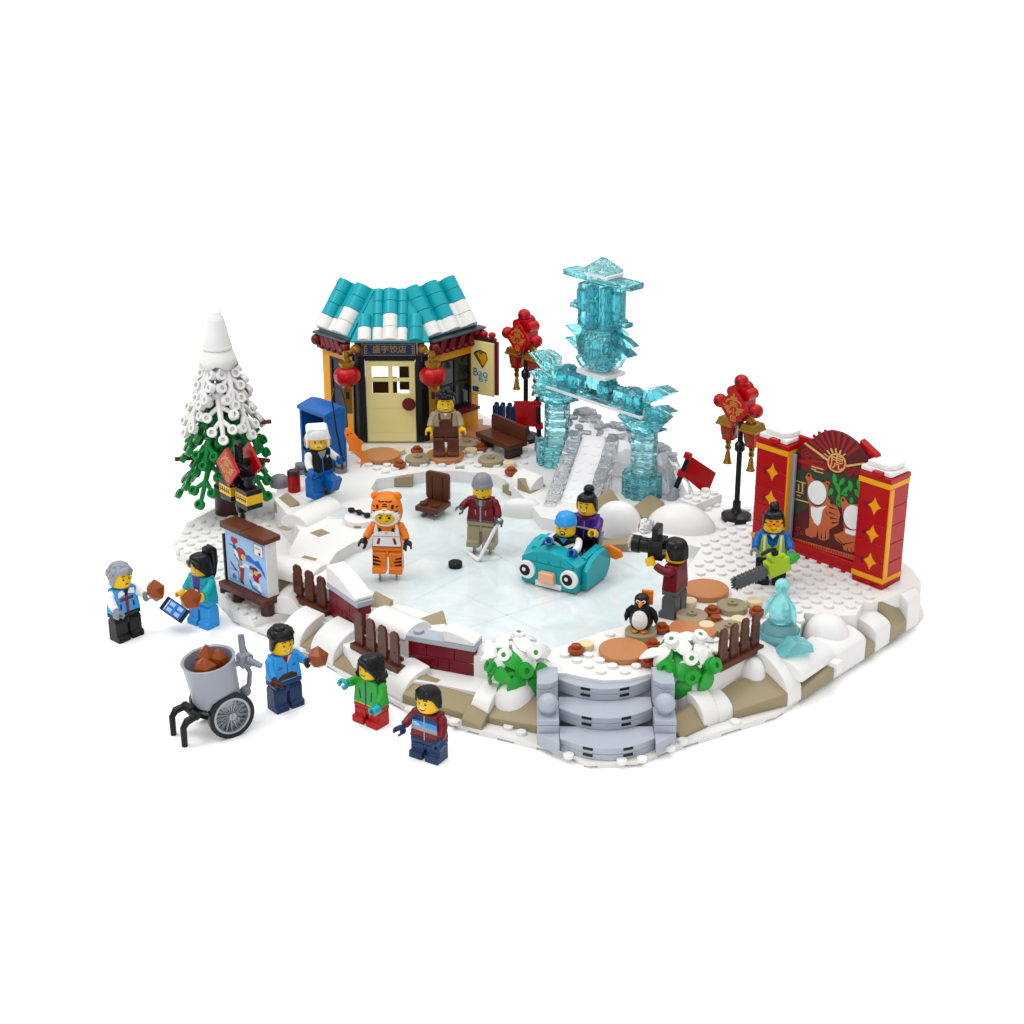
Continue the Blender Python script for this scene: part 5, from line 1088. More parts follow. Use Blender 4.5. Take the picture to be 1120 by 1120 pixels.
# ================================================ lantern posts
def lamp_post(lab, px, py, z, H, rz, back=False):
    t = thing('lantern_post', lab, 'lantern post', at(px, py, z), rz, 'black lantern posts')
    b = MB('black'); b.lathe([(1.0, 0), (1.08, .08), (1.08, .4), (.9, .5), (.45, .62), (.3, .9), (.001, .9)], 24); b.rcyl(0, 0, .8, 1.4, .3, 16); b.rcyl(0, 0, .9, H-2.6, .2, 14); b.rcyl(0, 0, H*.52, H*.52+.35, .3, 14); b.lathe([(.2, H*.5), (.38, H*.52), (.38, H*.56), (.2, H*.58)], 14)
    pl = build('pole', b, t, bevel=0)
    zc = H-1.6; D = 1.42
    def diamond(y, flip=False):
        sg = -1 if not flip else 1
        b = MB('red'); b.m = Matrix.Translation((0, y, zc)) @ Matrix.Rotation(R(45), 4, 'Y'); b.box(-.98, .98, -.11, .11, -.98, .98); p = build('panel', b, t, bevel=.03)
        b = MB('goldprint'); yy = y+sg*.118
        def bar(x0, z0, x1, z1, w=.05):
            d = Vector((x1-x0, z1-z0)).normalized(); n = (-d.y*w, d.x*w); b.face([(x0-n[0], yy, zc+z0-n[1]), (x1-n[0], yy, zc+z1-n[1]), (x1+n[0], yy, zc+z1+n[1]), (x0+n[0], yy, zc+z0+n[1])])
        bar(0, 1.05, 0, .35); bar(-.3, .72, .3, .72); bar(-.62, .42, -.3, .58); bar(-.3, .58, .3, .58); bar(.3, .58, .62, .42); bar(-.62, .42, -.66, .25); bar(.62, .42, .66, .25)
        for z in (.36, .24, .12): bar(-.36+.1*z, z, .36-.1*z, z, .035)
        bar(-.95, .05, -.25, -.02, .04); bar(.95, .05, .25, -.02, .04); bar(-.8, -.12, -.3, -.2); bar(.8, -.12, .3, -.2); bar(-.6, .0, -.5, -.42); bar(.6, .0, .5, -.42); bar(-.35, 0, -.3, -.5); bar(.35, 0, .3, -.5); bar(-.5, -.42, -.15, -.3); bar(.5, -.42, .15, -.3)
        bar(0, -.05, 0, -.5, .04); bar(-.2, -.62, .2, -.62, .04); bar(-.2, -.95, .2, -.95, .04); bar(-.2, -.62, -.2, -.95, .04); bar(.2, -.62, .2, -.95, .04); bar(-.08, -.78, .08, -.78, .06)
        build('emblem', b, p, bevel=0)
        return p
    diamond(-.85)
    if back: diamond(.85, True)
    if back:
        b = MB('black'); b.cb(0, 0, zc-1.3, .7, 1.4, .5); b.tube([(0, -.7, zc), (0, .7, zc)], .3, 10); b.tube([(-1.1, 0, zc+.2), (1.1, 0, zc-.2)], .22, 10); b.tube([(0, 0, zc-1.4), (0, 0, zc+1.3)], .3, 10); b.ring((0, 0, zc+1.35), .35, .12, .3, 'Y'); build('bracket', b, t, bevel=0)
    else:
        b = MB('scarlet'); b.cb(0, .1, zc-1.0, 1.2, 1.3, 1.9); b.tube([(0, -.55, zc+1.1), (0, .6, zc+1.1)], .55, 14)
        for s in (-1, 1): b.tube([(s*.62, -.5, zc+.9), (s*.62, .5, zc+.9)], .42, 12); b.tube([(s*.9, -.3, zc+.1), (s*1.5, -.45, zc)], .26, 10)
        b.use('red'); b.ell((0, -.2, zc+1.75), .55, .5, .5, 16, 10); [b.ell((s*1.6, -.45, zc+.02), .52, .5, .5, 16, 10) for s in (-1, 1)]
        b.use('ink_brown'); [b.cyl((x, y, z), (x, y-.03, z), .14, .14, 10) for x, y, z in ((0, -.7, zc+1.78), (1.6, -.94, zc), (-1.6, -.94, zc))]
        build('red_knobs', b, t, bevel=0)
    for s in (-1, 1):
        zl = zc-1.9; X = s*1.05 if not back else s*1.05
        lt = thing('x', None, None)
        bpy.data.objects.remove(lt)
        if back:
            b = MB('black'); b.rbox(X-.7, X+.7, zl-.85, zl+.55, -.6, .6, .12); b.rcyl(X, 0, zl+.5, zl+1.3, .3); b.rcyl(X, 0, zl+1.2, zl+1.4, .5); l_ = build('lantern', b, t)
            b = MB('skin'); b.box(X-.72, X+.72, -.62, .62, zl-.45, zl+.2); b.use('ink')
            for k in range(5): b.box(X-.6+k*.26, X-.5+k*.26, -.632, -.62, zl-.3, zl+.1)
            b.box(X-.6, X+.6, -.634, -.622, zl-.18, zl-.12); build('label', b, l_, bevel=.01)
        else:
            b = MB('gold'); b.prism([(X-.72, zl+.35), (X-.5, zl+.8), (X+.5, zl+.8), (X+.72, zl+.35)], -.62, .62, 'xz'); b.rbox(X-.75, X+.75, zl+.2, zl+.38, -.68, .68, .06); b.tube([(X*.6, 0, zl+1.1), (X, 0, zl+.7)], .3, 10); l_ = build('lantern_top', b, t)
            b = MB('copper'); b.lathe([(.3, zl-.95), (.42, zl-.85), (.58, zl-.5), (.62, zl-.1), (.56, zl+.15), (.5, zl+.2)], 18, (X, 0, 0)); b.use('red'); b.ring((X, 0, zl+.1), .64, .5, .2); b.ring((X, 0, zl-.82), .48, .3, .14); b.box(X+.3, X+.55, -.5, .3, zl-.8, zl+.1); build('lantern_glass', b, l_, bevel=0)
            b = MB('gold'); b.ring((X, 0, zl-1.15), .24, .12, .12, 'Y'); b.ring((X, 0, zl-1.55), .24, .12, .12, 'Y'); b.lathe([(.1, zl-1.75), (.16, zl-1.9), (.24, zl-2.5), (.34, zl-2.75), (.001, zl-2.85)], 12, (X, 0, 0)); build('tassel', b, l_, bevel=0)
lamp_post('black lantern post with red diamond lantern and gold tassels, left of the photo wall', 805, 568, 3, 10.3, GA)
lamp_post('black lantern post with red diamond lantern behind the left ice column', 575, 481, 3, 10.3, GA)
lamp_post('black lantern post with tilted red panels and black yellow lanterns by the snowy tree', 270, 638, .85, 10.4, R(-50), True)
# ================================================ snowy pine tree
tr = thing('pine_tree', 'snow topped pine tree with white upper branches and green lower branches', 'tree', at(250, 560, .85), 0)
b = MB('darkbrown'); b.rcyl(0, 0, 0, 2.2, 1.0, 20); b.rcyl(0, 0, 2.2, 9.6, .55, 14); b.use('brown')
for k in range(8): b.rcyl(0, 0, 2.4+k*.95, 3.1+k*.95, .72, 12)
build('trunk', b, tr, bevel=0)
for a, z, l in ((-2.8, 4.6, 3.1), (-.35, 4.5, 3.1), (-1.2, 3.0, 2.2), (.1, 7.0, 3.0)): 
    b = MB('brown'); b.cyl((.5*cos(a), .5*sin(a), z), (l*1.2*cos(a), l*1.2*sin(a), z+.15), .2, .17, 10); build('twig', b, tr, bevel=0)
b = MB('snow'); b.lathe([(1.0, 12.7), (1.05, 13.1), (.88, 13.9), (.62, 15.1), (.58, 15.3), (.46, 15.38), (.44, 15.7), (.3, 15.8), (.001, 15.82)], 28)
b.ring((0, 0, 13.1), 1.12, .9, .18, 'Z', 28)
vs = []; fs = []; K = 36
for j in range(4):
    for i in range(K):
        a = 2*pi*i/K; r_ = 1.0+.15*j; z_ = 13.05-j*.36-(.35*abs(sin(2.5*a+.6)) if j == 3 else 0); vs.append((r_*cos(a), r_*sin(a), z_))
for j in range(3):
    for i in range(K): fs.append((j*K+i, j*K+(i+1) % K, j*K+K+(i+1) % K, j*K+K+i))
b.add(vs, fs); sc_ = build('snow_cap', b, tr, bevel=0, smooth=60)
md = sc_.modifiers.new('thick', 'SOLIDIFY'); md.thickness = .08
def limb(mat, L, W):
    b = MB(mat)      # flat spray: the stem runs down -z, its twigs end in hollow studs
    b.tube([(0, 0, 0), (0, -.1, -L*.5), (0, 0, -L)], [.26, .22, .17], 8)
    def tip(x, z): b.ring((x, -.05, z), .37, .19, .4, 'Y', 16); b.ring((x, .05, z), .2, .001, .2, 'Y', 12)
    b.ring((0, -.1, 0), .5, .24, .5, 'Y', 18); tip(0, -L-.25)
    for f, w, dr in ((.05, .8, .6), (.33, 1.05, .75), (.64, .8, .8)):
        for s in (-1, 1): x, z = s*W*w, -L*f-dr; b.tube([(0, 0, -L*f), (x*.55, -.05, -L*f-dr*.5), (x, 0, z)], [.2, .18, .15], 7); tip(x, z)
    return b
LW = {}
def tier(mat, z0, r0, z1, r1, n, ph, W):
    L = math.hypot(z0-z1, r1-r0); t = math.atan2(r1-r0, z0-z1)
    for i in range(n):
        a = 2*pi*i/n+ph; key = (mat, z0)
        if key in LW: o = LW[key].copy(); COL.objects.link(o); o.parent = tr
        else: o = LW[key] = build('snowy_branch' if mat == 'snow' else 'green_branch', limb(mat, L, W), tr, bevel=0)
        o.location = (r0*sin(a), -r0*cos(a), z0); o.rotation_euler = (-t, random.uniform(-.15, .15), a+random.uniform(-.1, .1))
tier('snow', 11.9, .8, 9.3, 1.9, 4, .785, .75); tier('snow', 10.0, 1.1, 7.0, 2.7, 6, 0, .95)
tier('green', 8.0, .9, 5.0, 2.9, 7, .5, 1.0); tier('green', 5.6, 1.0, 2.1, 3.4, 8, .25, 1.05)
# ================================================ photo wall with tigers
A0, A1 = at(822, 593, 3), at(964, 646, 3); wy = yaw(A0, A1); WL = (A1-A0).length
pw = thing('photo_wall', 'red photo wall with two tigers, round face holes, a fan and yellow trimmed pillars', 'photo wall', A0, wy)
PWD = 2.6
for k, (x0, x1, pd) in enumerate(((0, 2.65, 1.5), (WL-2.38, WL, 2.1))):
    b = MB('red')
    for i in range(5): b.box(x0, x1, 0, pd, .5+i*1.31, .5+(i+1)*1.31-.02)
    b.box(x0, x1, 0, pd, 0, .48); b.box(x0-.05, x1+.05, -.05, pd+.05, 7.45, 7.8); pl = build('pillar', b, pw)
    b = MB('amber'); b.box(x0-.06, x1+.06, -.08, pd, 7.06, 7.43); b.box(x0-.06, x1+.06, -.08, pd, .45, .8); b.box(x1-.02, x1+.1, -.02, .38, .8, 7.05); build('trim', b, pl)
    for i in range(3):
        zc = 1.75+i*1.95; xc = (x0+x1)/2+.12; b = MB('amber'); P = []
        for q in range(4):
            a0 = q*pi/2; p, r_ = (cos(a0)*.5, sin(a0)*.62), (cos(a0+pi/2)*.5, sin(a0+pi/2)*.62)
            for u in range(5): f = u/5; m_ = 1-.5*f*(1-f)*2; P.append((xc+(p[0]*(1-f)+r_[0]*f)*m_, zc+(p[1]*(1-f)+r_[1]*f)*m_))
        b.prism(P, -.03, .02, 'xz'); b.use('darkred'); b.prism([(xc-.9, zc-.05), (xc-.5, zc+.22), (xc-.55, zc-.3)], -.012, .02, 'xz'); build('diamond', b, pl, bevel=0)
    xm = (x0+x1)/2
    b = MB('snow'); n = 18; vs = []
    b.rbox(xm-1.25, xm+1.15, 7.82, 8.15, .1, 1.9, .1); b.prism([(xm-.9, .3), (xm+.6, .2), (xm+1.0, .7), (xm+1.0, 1.7), (xm-.9, 1.75)], 8.16, 8.5); b.use('red'); b.cb(xm+.2, -.02, 7.81, .7, .5, .3); build('snow_cap', b, pl, bevel=.04)
b = MB('red'); b.box(2.67, WL-2.4, .45, 1.2, 0, .95); b.box(2.67, WL-2.4, .95, 1.2, .97, 8.4); b.use('steel'); b.box(2.67, 3.0, .35, .6, .97, 7.2); build('frame', b, pw)
rd = Matrix.Rotation(wy, 3, 'Z'); nW = rd @ Vector((0, -1, 0)); oW = A0+rd @ Vector((0, .7, 0)); iW = MW[pw.name].inverted()
def wp(cx, cy, o=.0):   # a traced point of the print (in the enlarged crop's pixels) on the panel's plane
    v = iW @ ray(860+cx/7, 465+cy/7, oW, nW); return Vector((v.x, .7-o, v.z))
def wpoly(b, mat, pts, o): b.use(mat); b.face([wp(x, y, o) for x, y in pts])
xs0, xs1 = 3.0, WL-2.4
b = MB('maroonprint'); 
fan = [(wp(170, 140).x, wp(170, 140).z)]
outline = [wp(*p) for p in ((45, 860), (75, 215), (105, 160), (150, 135), (185, 118), (240, 72), (290, 46), (350, 40), (420, 58), (480, 90), (530, 128), (575, 180), (600, 225), (640, 268), (640, 330), (625, 1090))]
b.prism([(v.x, v.z) for v in outline], .705, .93, 'xz'); panel = build('panel', b, pw, bevel=.02)
b = MB('wineprint')
cx, cy = 388, 290
import itertools
for i in range(13):      # fan leaves
    a0, a1 = R(208-i*13.2), R(208-(i+.55)*13.2); r0, r1 = 105, 238
    f = lambda a, r: (cx+r*cos(a)*1.0, cy-r*sin(a)*1.02+ (r*cos(a))*.28)
    wpoly(b, 'wineprint', [f(a0, r0), f(a0, r1), f((a0+a1)/2, r1+10), f(a1, r1), f(a1, r0)], .006)
for i in range(8): a = R(195-i*20); wpoly(b, 'creamprint', [(cx+75*cos(a)-6, cy-75*sin(a)+20*cos(a)), (cx+110*cos(a)-6, cy-110*sin(a)+30*cos(a)), (cx+110*cos(a)+8, cy-110*sin(a)+30*cos(a)), (cx+75*cos(a)+8, cy-75*sin(a)+20*cos(a))], .01)
wpoly(b, 'creamprint', [(135, 140), (150, 132), (325, 262), (315, 275)], .012); wpoly(b, 'creamprint', [(460, 305), (600, 285), (604, 298), (462, 322)], .012)
circ = lambda x, y, r, n=22, k=.1: [(x+r*cos(2*pi*i/n), y+r*1.04*sin(2*pi*i/n)+k*r*cos(2*pi*i/n)) for i in range(n)]
for (x, y, r) in ((150, 215, 36), (215, 240, 26), (290, 310, 30), (150, 320, 30), (480, 360, 30), (540, 350, 28), (580, 370, 22), (85, 790, 36), (120, 820, 34), (70, 830, 30)):
    wpoly(b, 'wineprint', circ(x, y, r), .008); wpoly(b, 'maroonprint', circ(x, y, r*.72), .012); wpoly(b, 'wineprint', circ(x+3, y+3, r*.5), .016); wpoly(b, 'maroonprint', circ(x+5, y+2, r*.25), .02)
wpoly(b, 'wineprint', [(80, 245), (300, 330), (300, 355), (80, 280)], .007)
wpoly(b, 'olive', [(75, 345), (200, 330), (590, 420), (580, 610), (420, 620), (180, 620), (60, 690), (55, 560)], .009)
for x, y, w, h in ((195, 310, 90, 10), (215, 345, 70, 8), (190, 328, 40, 8), (70, 420, 80, 8), (62, 500, 70, 8), (80, 530, 30, 8), (70, 560, 110, 9), (120, 440, 10, 70), (90, 450, 10, 50)): wpoly(b, 'creamprint', [(x, y), (x+w, y+w*.28), (x+w, y+h+w*.28), (x, y+h)], .013)
r = random.Random(11)
for x, y, w, h, a in ((360, 370, 34, 90, .1), (375, 440, 30, 100, -.2), (440, 400, 34, 70, .8), (480, 420, 36, 90, .1), (545, 415, 34, 90, .05), (470, 470, 34, 80, .9), (520, 490, 34, 80, -.3), (560, 480, 30, 70, .2), (400, 520, 30, 100, .3), (440, 510, 40, 30, .4), (350, 480, 36, 60, .8), (390, 570, 30, 60, 0), (500, 550, 30, 50, .5), (430, 590, 26, 40, .9)):
    ca, sa = cos(a), sin(a); wpoly(b, 'leaf', [(x+u*ca-v*sa, y+u*sa+v*ca) for u, v in ((0, 0), (w*.6, h*.1), (w, h*.5), (w*.7, h), (w*.2, h*.8), (-w*.1, h*.4))], .014)
wpoly(b, 'maroonprint', [(60, 690), (150, 660), (560, 900), (545, 990), (40, 850)], .011)
def tiger(pts, stripes): 
    s_ = 1.0; c0 = (sum(p[0] for p in pts)/len(pts), sum(p[1] for p in pts)/len(pts))
    wpoly(b, 'ink', [(c0[0]+(x-c0[0])*1.02+(2 if x > c0[0] else -2), c0[1]+(y-c0[1])*1.015+(2 if y > c0[1] else -2)) for x, y in pts], .016); wpoly(b, 'tigerprint', pts, .019)
    for p in stripes: wpoly(b, 'ink', p, .023)
tiger([(165, 365), (185, 370), (205, 410), (250, 430), (295, 440), (310, 425), (340, 435), (325, 470), (320, 550), (345, 590), (390, 620), (415, 680), (400, 760), (330, 800), (330, 870), (290, 885), (250, 870), (240, 800), (230, 855), (190, 860), (150, 840), (145, 800), (175, 780), (180, 620), (160, 540), (165, 440), (145, 395)],
      [[(335, 580), (380, 620), (340, 600)], [(330, 620), (400, 650), (335, 635)], [(325, 660), (390, 690), (330, 675)], [(330, 700), (410, 720), (340, 716)], [(350, 740), (415, 745), (350, 755)], [(300, 650), (320, 690), (312, 690)], [(170, 670), (190, 680), (170, 682)], [(170, 700), (190, 712), (170, 712)], [(300, 800), (306, 870), (296, 870)], [(270, 810), (276, 868), (266, 868)]])
tiger([(425, 545), (445, 548), (480, 600), (540, 605), (585, 620), (560, 860), (550, 960), (500, 975), (440, 955), (430, 915), (380, 880), (365, 840), (440, 810), (440, 760), (430, 650), (415, 570)],
      [[(440, 640), (455, 660), (440, 662)], [(425, 770), (450, 780), (425, 785)], [(380, 850), (450, 920), (440, 925)], [(440, 905), (550, 890), (445, 915)], [(470, 930), (476, 965), (466, 960)], [(500, 935), (508, 968), (498, 966)]])
for ell_ in ((175, 385, 10), (318, 450, 9), (436, 572, 10)): wpoly(b, 'ink', circ(*ell_), .024)
hole = lambda x, y, rx, ry: [(x+rx*cos(2*pi*i/24)-ry*.12*sin(2*pi*i/24), y+ry*sin(2*pi*i/24)+rx*.3*cos(2*pi*i/24)) for i in range(24)]
wpoly(b, 'ink', hole(238, 520, 74, 96), .026); wpoly(b, 'white', hole(238, 516, 71, 90), .03); wpoly(b, 'ink', hole(512, 708, 76, 98), .026)
wpoly(b, 'white', [p for p in hole(512, 704, 72, 92)], .03); wpoly(b, 'white', [(190, 620), (240, 632), (312, 615), (280, 650), (262, 750), (245, 770), (215, 745), (192, 690)], .026); wpoly(b, 'white', [(452, 790), (500, 805), (565, 800), (560, 840), (510, 845), (455, 825)], .026)
wpoly(b, 'maroonprint', [(40, 850), (548, 985), (540, 1010), (40, 870)], .024)
wpoly(b, 'tigerprint', [(38, 855), (546, 1005), (542, 1040), (36, 885)], .028)
for i in range(26): x = 48+i*19; y = 862+i*5.6; wpoly(b, 'wineprint', [(x, y+4), (x+10, y+7), (x+9, y+25), (x-1, y+22)], .032)
wpoly(b, 'wineprint', circ(388, 288, 74), .02); wpoly(b, 'creamprint', circ(388, 288, 72), .028); wpoly(b, 'wineprint', circ(388, 288, 60), .034); wpoly(b, 'creamprint', circ(388, 288, 54), .038) if False else None
build('tiger_print', b, panel, bevel=0)
c_ = wp(388, 288); text('lettering', '虎', 'creamprint', 1.15, panel, Matrix.Translation((c_.x, .655, c_.z)) @ Matrix.Rotation(pi/2, 4, 'X'))
b = MB('white'); v = [wp(*p) for p in ((530, 120), (600, 180), (640, 265), (680, 240), (640, 180), (570, 130))]
b = MB('red'); v0, v1 = wp(545, 120), wp(672, 240); b.prism([(v0.x, v0.z-.6), (v0.x, v0.z), (v1.x, v1.z), (v1.x, v1.z-1.6)], .96, 1.5, 'xz'); build('back_brace', b, pw)
# ================================================ easel sign
E0, E1 = at(250, 640, 1.7), at(294, 661, 1.7)
E0.z = E1.z = .85; ey = yaw(E0, E1); EL = (E1-E0).length
es = thing('easel_sign', 'wooden sign stand with light blue poster of two skaters', 'sign', E0, ey)
b = MB('brown'); b.box(-.3, EL+.2, -.6, 1.0, .85, 1.25); build('ledge', b, es)
for x in (.9, EL-.3): b = MB('darkbrown'); b.rcyl(x, .1, 0, .85, .48, 18); build('leg', b, es, bevel=.03)
b = MB('snow'); b.box(0, EL, .0, .9, 1.27, 5.15); bd = build('board', b, es)
b = MB('brown'); b.box(-.15, EL*.5, -.3, 1.1, 5.17, 5.6); b.rbox(EL*.5+.02, EL+.25, 5.17, 5.6, -.3, 1.1, .15); build('top_bar', b, es)
b = MB('skyprint'); b.box(.04, EL-.04, -.03, -.002, 1.3, 5.12); po = build('poster', b, bd, bevel=0)
b = MB('azure'); X = lambda f: .04+(EL-.08)*f
def ep(fx, fz, o): return (X(fx), -.03-o, 5.12-3.82*fz)
def epoly(mat, pts, o=.006): b.use(mat); b.face([ep(x, y, o) for x, y in pts])
def ecirc(mat, x, y, r, o=.008, ry=None): epoly(mat, [(x+r*cos(i*pi/8), y+(ry or r)*sin(i*pi/8)) for i in range(16)], o)
epoly('blueprint', [(.48, .36), (.6, .33), (.72, .4), (.82, .36), (.96, .55), (.98, .66), (.86, .52), (.7, .47), (.5, .46)])
ecirc('red', .2, .17, .06); ecirc('red', .27, .16, .05); epoly('red', [(.14, .19), (.3, .18), (.22, .27)]); epoly('navy', [(.2, .26), (.25, .26), (.27, .34), (.18, .33)]); epoly('blueprint', [(.08, .27), (.28, .26), (.27, .3), (.08, .29)])
ecirc('wineprint', .38, .34, .12, .008, .08); epoly('white', [(.2, .33), (.29, .36), (.34, .5), (.26, .48)], .012); epoly('navy', [(.2, .44), (.38, .4), (.42, .5), (.3, .55)], .007); ecirc('skin', .44, .42, .06, .014, .05)
epoly('white', [(.3, .5), (.42, .5), (.46, .62), (.34, .64)], .014); epoly('white', [(.44, .53), (.6, .54), (.6, .58), (.45, .58)], .014); ecirc('navy', .62, .56, .04, .016); ecirc('greyhair', .36, .55, .06, .02)
epoly('wineprint', [(.28, .6), (.45, .6), (.44, .72), (.4, .9), (.32, .88), (.34, .74)], .012); epoly('navy', [(.1, .6), (.3, .76), (.27, .8), (.09, .63)], .01); epoly('navy', [(.31, .88), (.41, .9), (.42, .96), (.33, .94)], .014)
ecirc('ink', .72, .56, .07, .01, .04); ecirc('red', .71, .6, .06, .012); ecirc('skin', .74, .62, .045, .016); epoly('red', [(.64, .68), (.72, .65), (.86, .58), (.88, .63), (.8, .7), (.8, .8), (.68, .78)], .012)
epoly('white', [(.66, .8), (.82, .8), (.88, .94), (.8, .94), (.74, .84), (.64, .88)], .012); epoly('blueprint', [(.58, .78), (.64, .9), (.86, .97), (.84, 1.0), (.62, .94), (.56, .82)], .014); epoly('white', [(.56, .68), (.66, .68), (.66, .71), (.56, .71)], .012)
def frame(x0, y0, x1, y1, mat, fill):
    epoly(mat, [(x0, y0), (x1, y0), (x1, y1), (x0, y1)], .008); epoly(fill, [(x0+.012, y0+.01), (x1-.012, y0+.01), (x1-.012, y1-.01), (x0+.012, y1-.01)], .012)
frame(.72, .05, .95, .28, 'navy', 'white'); ecirc('red', .86, .22, .03, .016); epoly('greyhair', [(.76, .12), (.9, .12), (.9, .14), (.76, .14)], .016)
frame(.06, .74, .3, .95, 'navy', 'skyprint'); epoly('blueprint', [(.12, .87), (.18, .8), (.24, .88), (.2, .92), (.13, .91)], .016)
build('skater_print', b, po, bevel=0)
b = MB('black'); b.prism([(-.9, -.1), (.0, .2), (.1, .9), (-.6, .8)], .0, .6); b.box(-.25, -.05, -.1, .6, 1.3, 4.6); build('post_clip', b, es)
# ================================================ picket fences
def fence(lab, p, q, z, n=4, tall=2.6):
    P, Q = at(*p, z), at(*q, z); L = (Q-P).length
    t = thing('picket_fence', lab, 'fence', P, yaw(P, Q), 'brown picket fences')
    b = MB('brown'); b.box(0, L, -.45, .45, 0, .4); build('base', b, t)
    b = MB('brown'); b.box(.05, L-.05, .0, .14, .75, 1.0); build('rail', b, t, bevel=.02)
    pk = None
    for i in range(n):
        x = L*(i+.5)/n
        if pk is None:
            b = MB('wood'); w = L/n*.34; b.prism([(-w, .42), (w, .42), (w, tall-.75), (w*.82, tall-.62), (w*.95, tall-.45), (w*.9, tall-.22), (w*.5, tall-.02), (-w*.5, tall-.02), (-w*.9, tall-.22), (-w*.95, tall-.45), (-w*.82, tall-.62), (-w, tall-.75)], -.2, -.02, 'xz'); b.cyl((0, -.2, 1.2), (0, -.23, 1.2), .06, .06, 8); pk = build('picket', b, t, (x, 0, 0), bevel=.025)
        else: o = pk.copy(); COL.objects.link(o); o.parent = t; o.location = (x, 0, 0)
fence('brown picket fence right of the easel sign', (322, 653), (361, 673), 1.6, 3)
fence('brown picket fence between the two brick walls, above the girl in green', (389, 707), (441, 736), 1.6, 4)
fence('brown picket fence right of the right flower bush', (782, 733), (829, 709), 3.0, 4)
# brick walls capped with stone and snow
def brick(lab, p, q, z, tall, courses=2, caps=()):
    P, Q = at(*p, z), at(*q, z); L = (Q-P).length
    t = thing('brick_wall', lab, 'wall', P, yaw(P, Q), 'low dark red brick walls')
    b = MB('darkred'); h = (tall)/courses
    for c in range(courses):
        x = 0; k = 0
        cuts = [0, L*.28, L*.7, L] if c % 2 else [0, L*.45, L*.62, L]
        for u, v in zip(cuts, cuts[1:]): b.box(u+.015, v-.015, -.02, .95, c*h+.01, (c+1)*h-.015)
    build('bricks', b, t, bevel=.03)
    b = MB('stone'); b.box(-.1, L+.1, -.12, 1.1, tall+.01, tall+.38); b.stud(.5, .5, tall+.38, .32, .2); cp = build('coping', b, t)
    for x0, x1, hh in caps:
        b = MB('snow'); n = 8; b.prism([(L*x1, tall+.4), (L*x1, tall+.6)]+[(L*(x1+(x0-x1)*i/n), tall+.6+hh*sin(pi/2*i/n)) for i in range(1, n+1)]+[(L*x0, tall+.4)], -.15, 1.15, 'xz')
        build('snow_cover', b, cp, bevel=.05)
    return t
brick('dark red brick wall with a big sloping snow cover, between the two left picket fences', (361, 673), (393, 696), 1.6, 2.0, 2, [(0, .98, 1.0)])
brick('dark red brick wall with grey coping left of the flower bush', (447, 727), (519, 740), 1.6, 1.7, 2, [(.55, 1.02, .55)])
# ================================================ snowy flower bushes
def leafcluster(b, c, rz, tilt, s=1):
    M = Matrix.Translation(c) @ Matrix.Rotation(rz, 4, 'Z') @ Matrix.Rotation(tilt, 4, 'X') @ Matrix.Scale(s, 4); sv = b.m; b.m = M
    b.rcyl(0, 0, 0, .5, .36, 16); b.ring((0, 0, .55), .4, .16, .2); b.rcyl(0, 0, .2, .42, .46, 16)
    for i in range(3):
        a = 2*pi*i/3; K = 9; vs = []; fs = []
        for j in range(K):
            f = j/(K-1); l = .3+1.25*f; w = .46*sin(pi*(.15+.85*f))**.8*(1-.15*f)+.02; z = .2-.75*f*f
            for u in (-1, 0, 1): vs.append((l*cos(a)-u*w*sin(a), l*sin(a)+u*w*cos(a), z-(.1 if u else 0)+.06)); vs.append((l*cos(a)-u*w*sin(a), l*sin(a)+u*w*cos(a), z-(.1 if u else 0)-.08))
        for j in range(K-1):
            o = j*6; p = o+6; fs += [(o, o+2, p+2, p), (o+2, o+4, p+4, p+2), (o+1, p+1, p+3, o+3), (o+3, p+3, p+5, o+5), (o, p, p+1, o+1), (o+4, o+5, p+5, p+4)]
        fs += [(0, 1, 3, 2), (2, 3, 5, 4), ((K-1)*6, (K-1)*6+2, (K-1)*6+3, (K-1)*6+1), ((K-1)*6+2, (K-1)*6+4, (K-1)*6+5, (K-1)*6+3)]
        b.add(vs, fs)
    b.m = sv
def bush(lab, px, py, z, spec):
    t = thing('flower_bush', lab, 'bush', at(px, py, z), 0, 'white and green leaf bushes')
    b = MB('green'); b.rcyl(0, 0, 0, 1.2, .5, 14); build('stem', b, t, bevel=0)
    for mat, x, y, zz, rz, ti, s in spec:
        b = MB(mat); leafcluster(b, (x, y, zz), R(rz), R(ti), s)
        if mat == 'petal': b.use('leaf'); b.m = Matrix.Translation((x, y, zz)) @ Matrix.Rotation(R(rz), 4, 'Z') @ Matrix.Rotation(R(ti), 4, 'X') @ Matrix.Scale(s, 4); b.rcyl(0, 0, .5, .6, .13, 10)
        build('snowy_leaves' if mat == 'petal' else 'green_leaves', b, t, bevel=0, smooth=50)
bush('white and green leaf bush on the left side of the steps', 568, 735, 2.9, [('leaf', .1, -.85, .55, 30, 68, 1.15), ('leaf', -1.35, -.2, .35, -75, 60, 1.0), ('leaf', 1.0, -.3, .15, 40, 60, 1.1), ('leaf', -.5, -.7, .05, 10, 70, 1.0), ('petal', -.75, -.35, 1.3, -20, 62, .95), ('petal', .75, -.35, 1.4, 25, 58, .95), ('petal', -.1, .6, 1.8, 40, 10, 1.0), ('petal', -.9, .5, .9, 80, 20, .9), ('petal', 1.2, .1, .6, 100, 15, .8)])
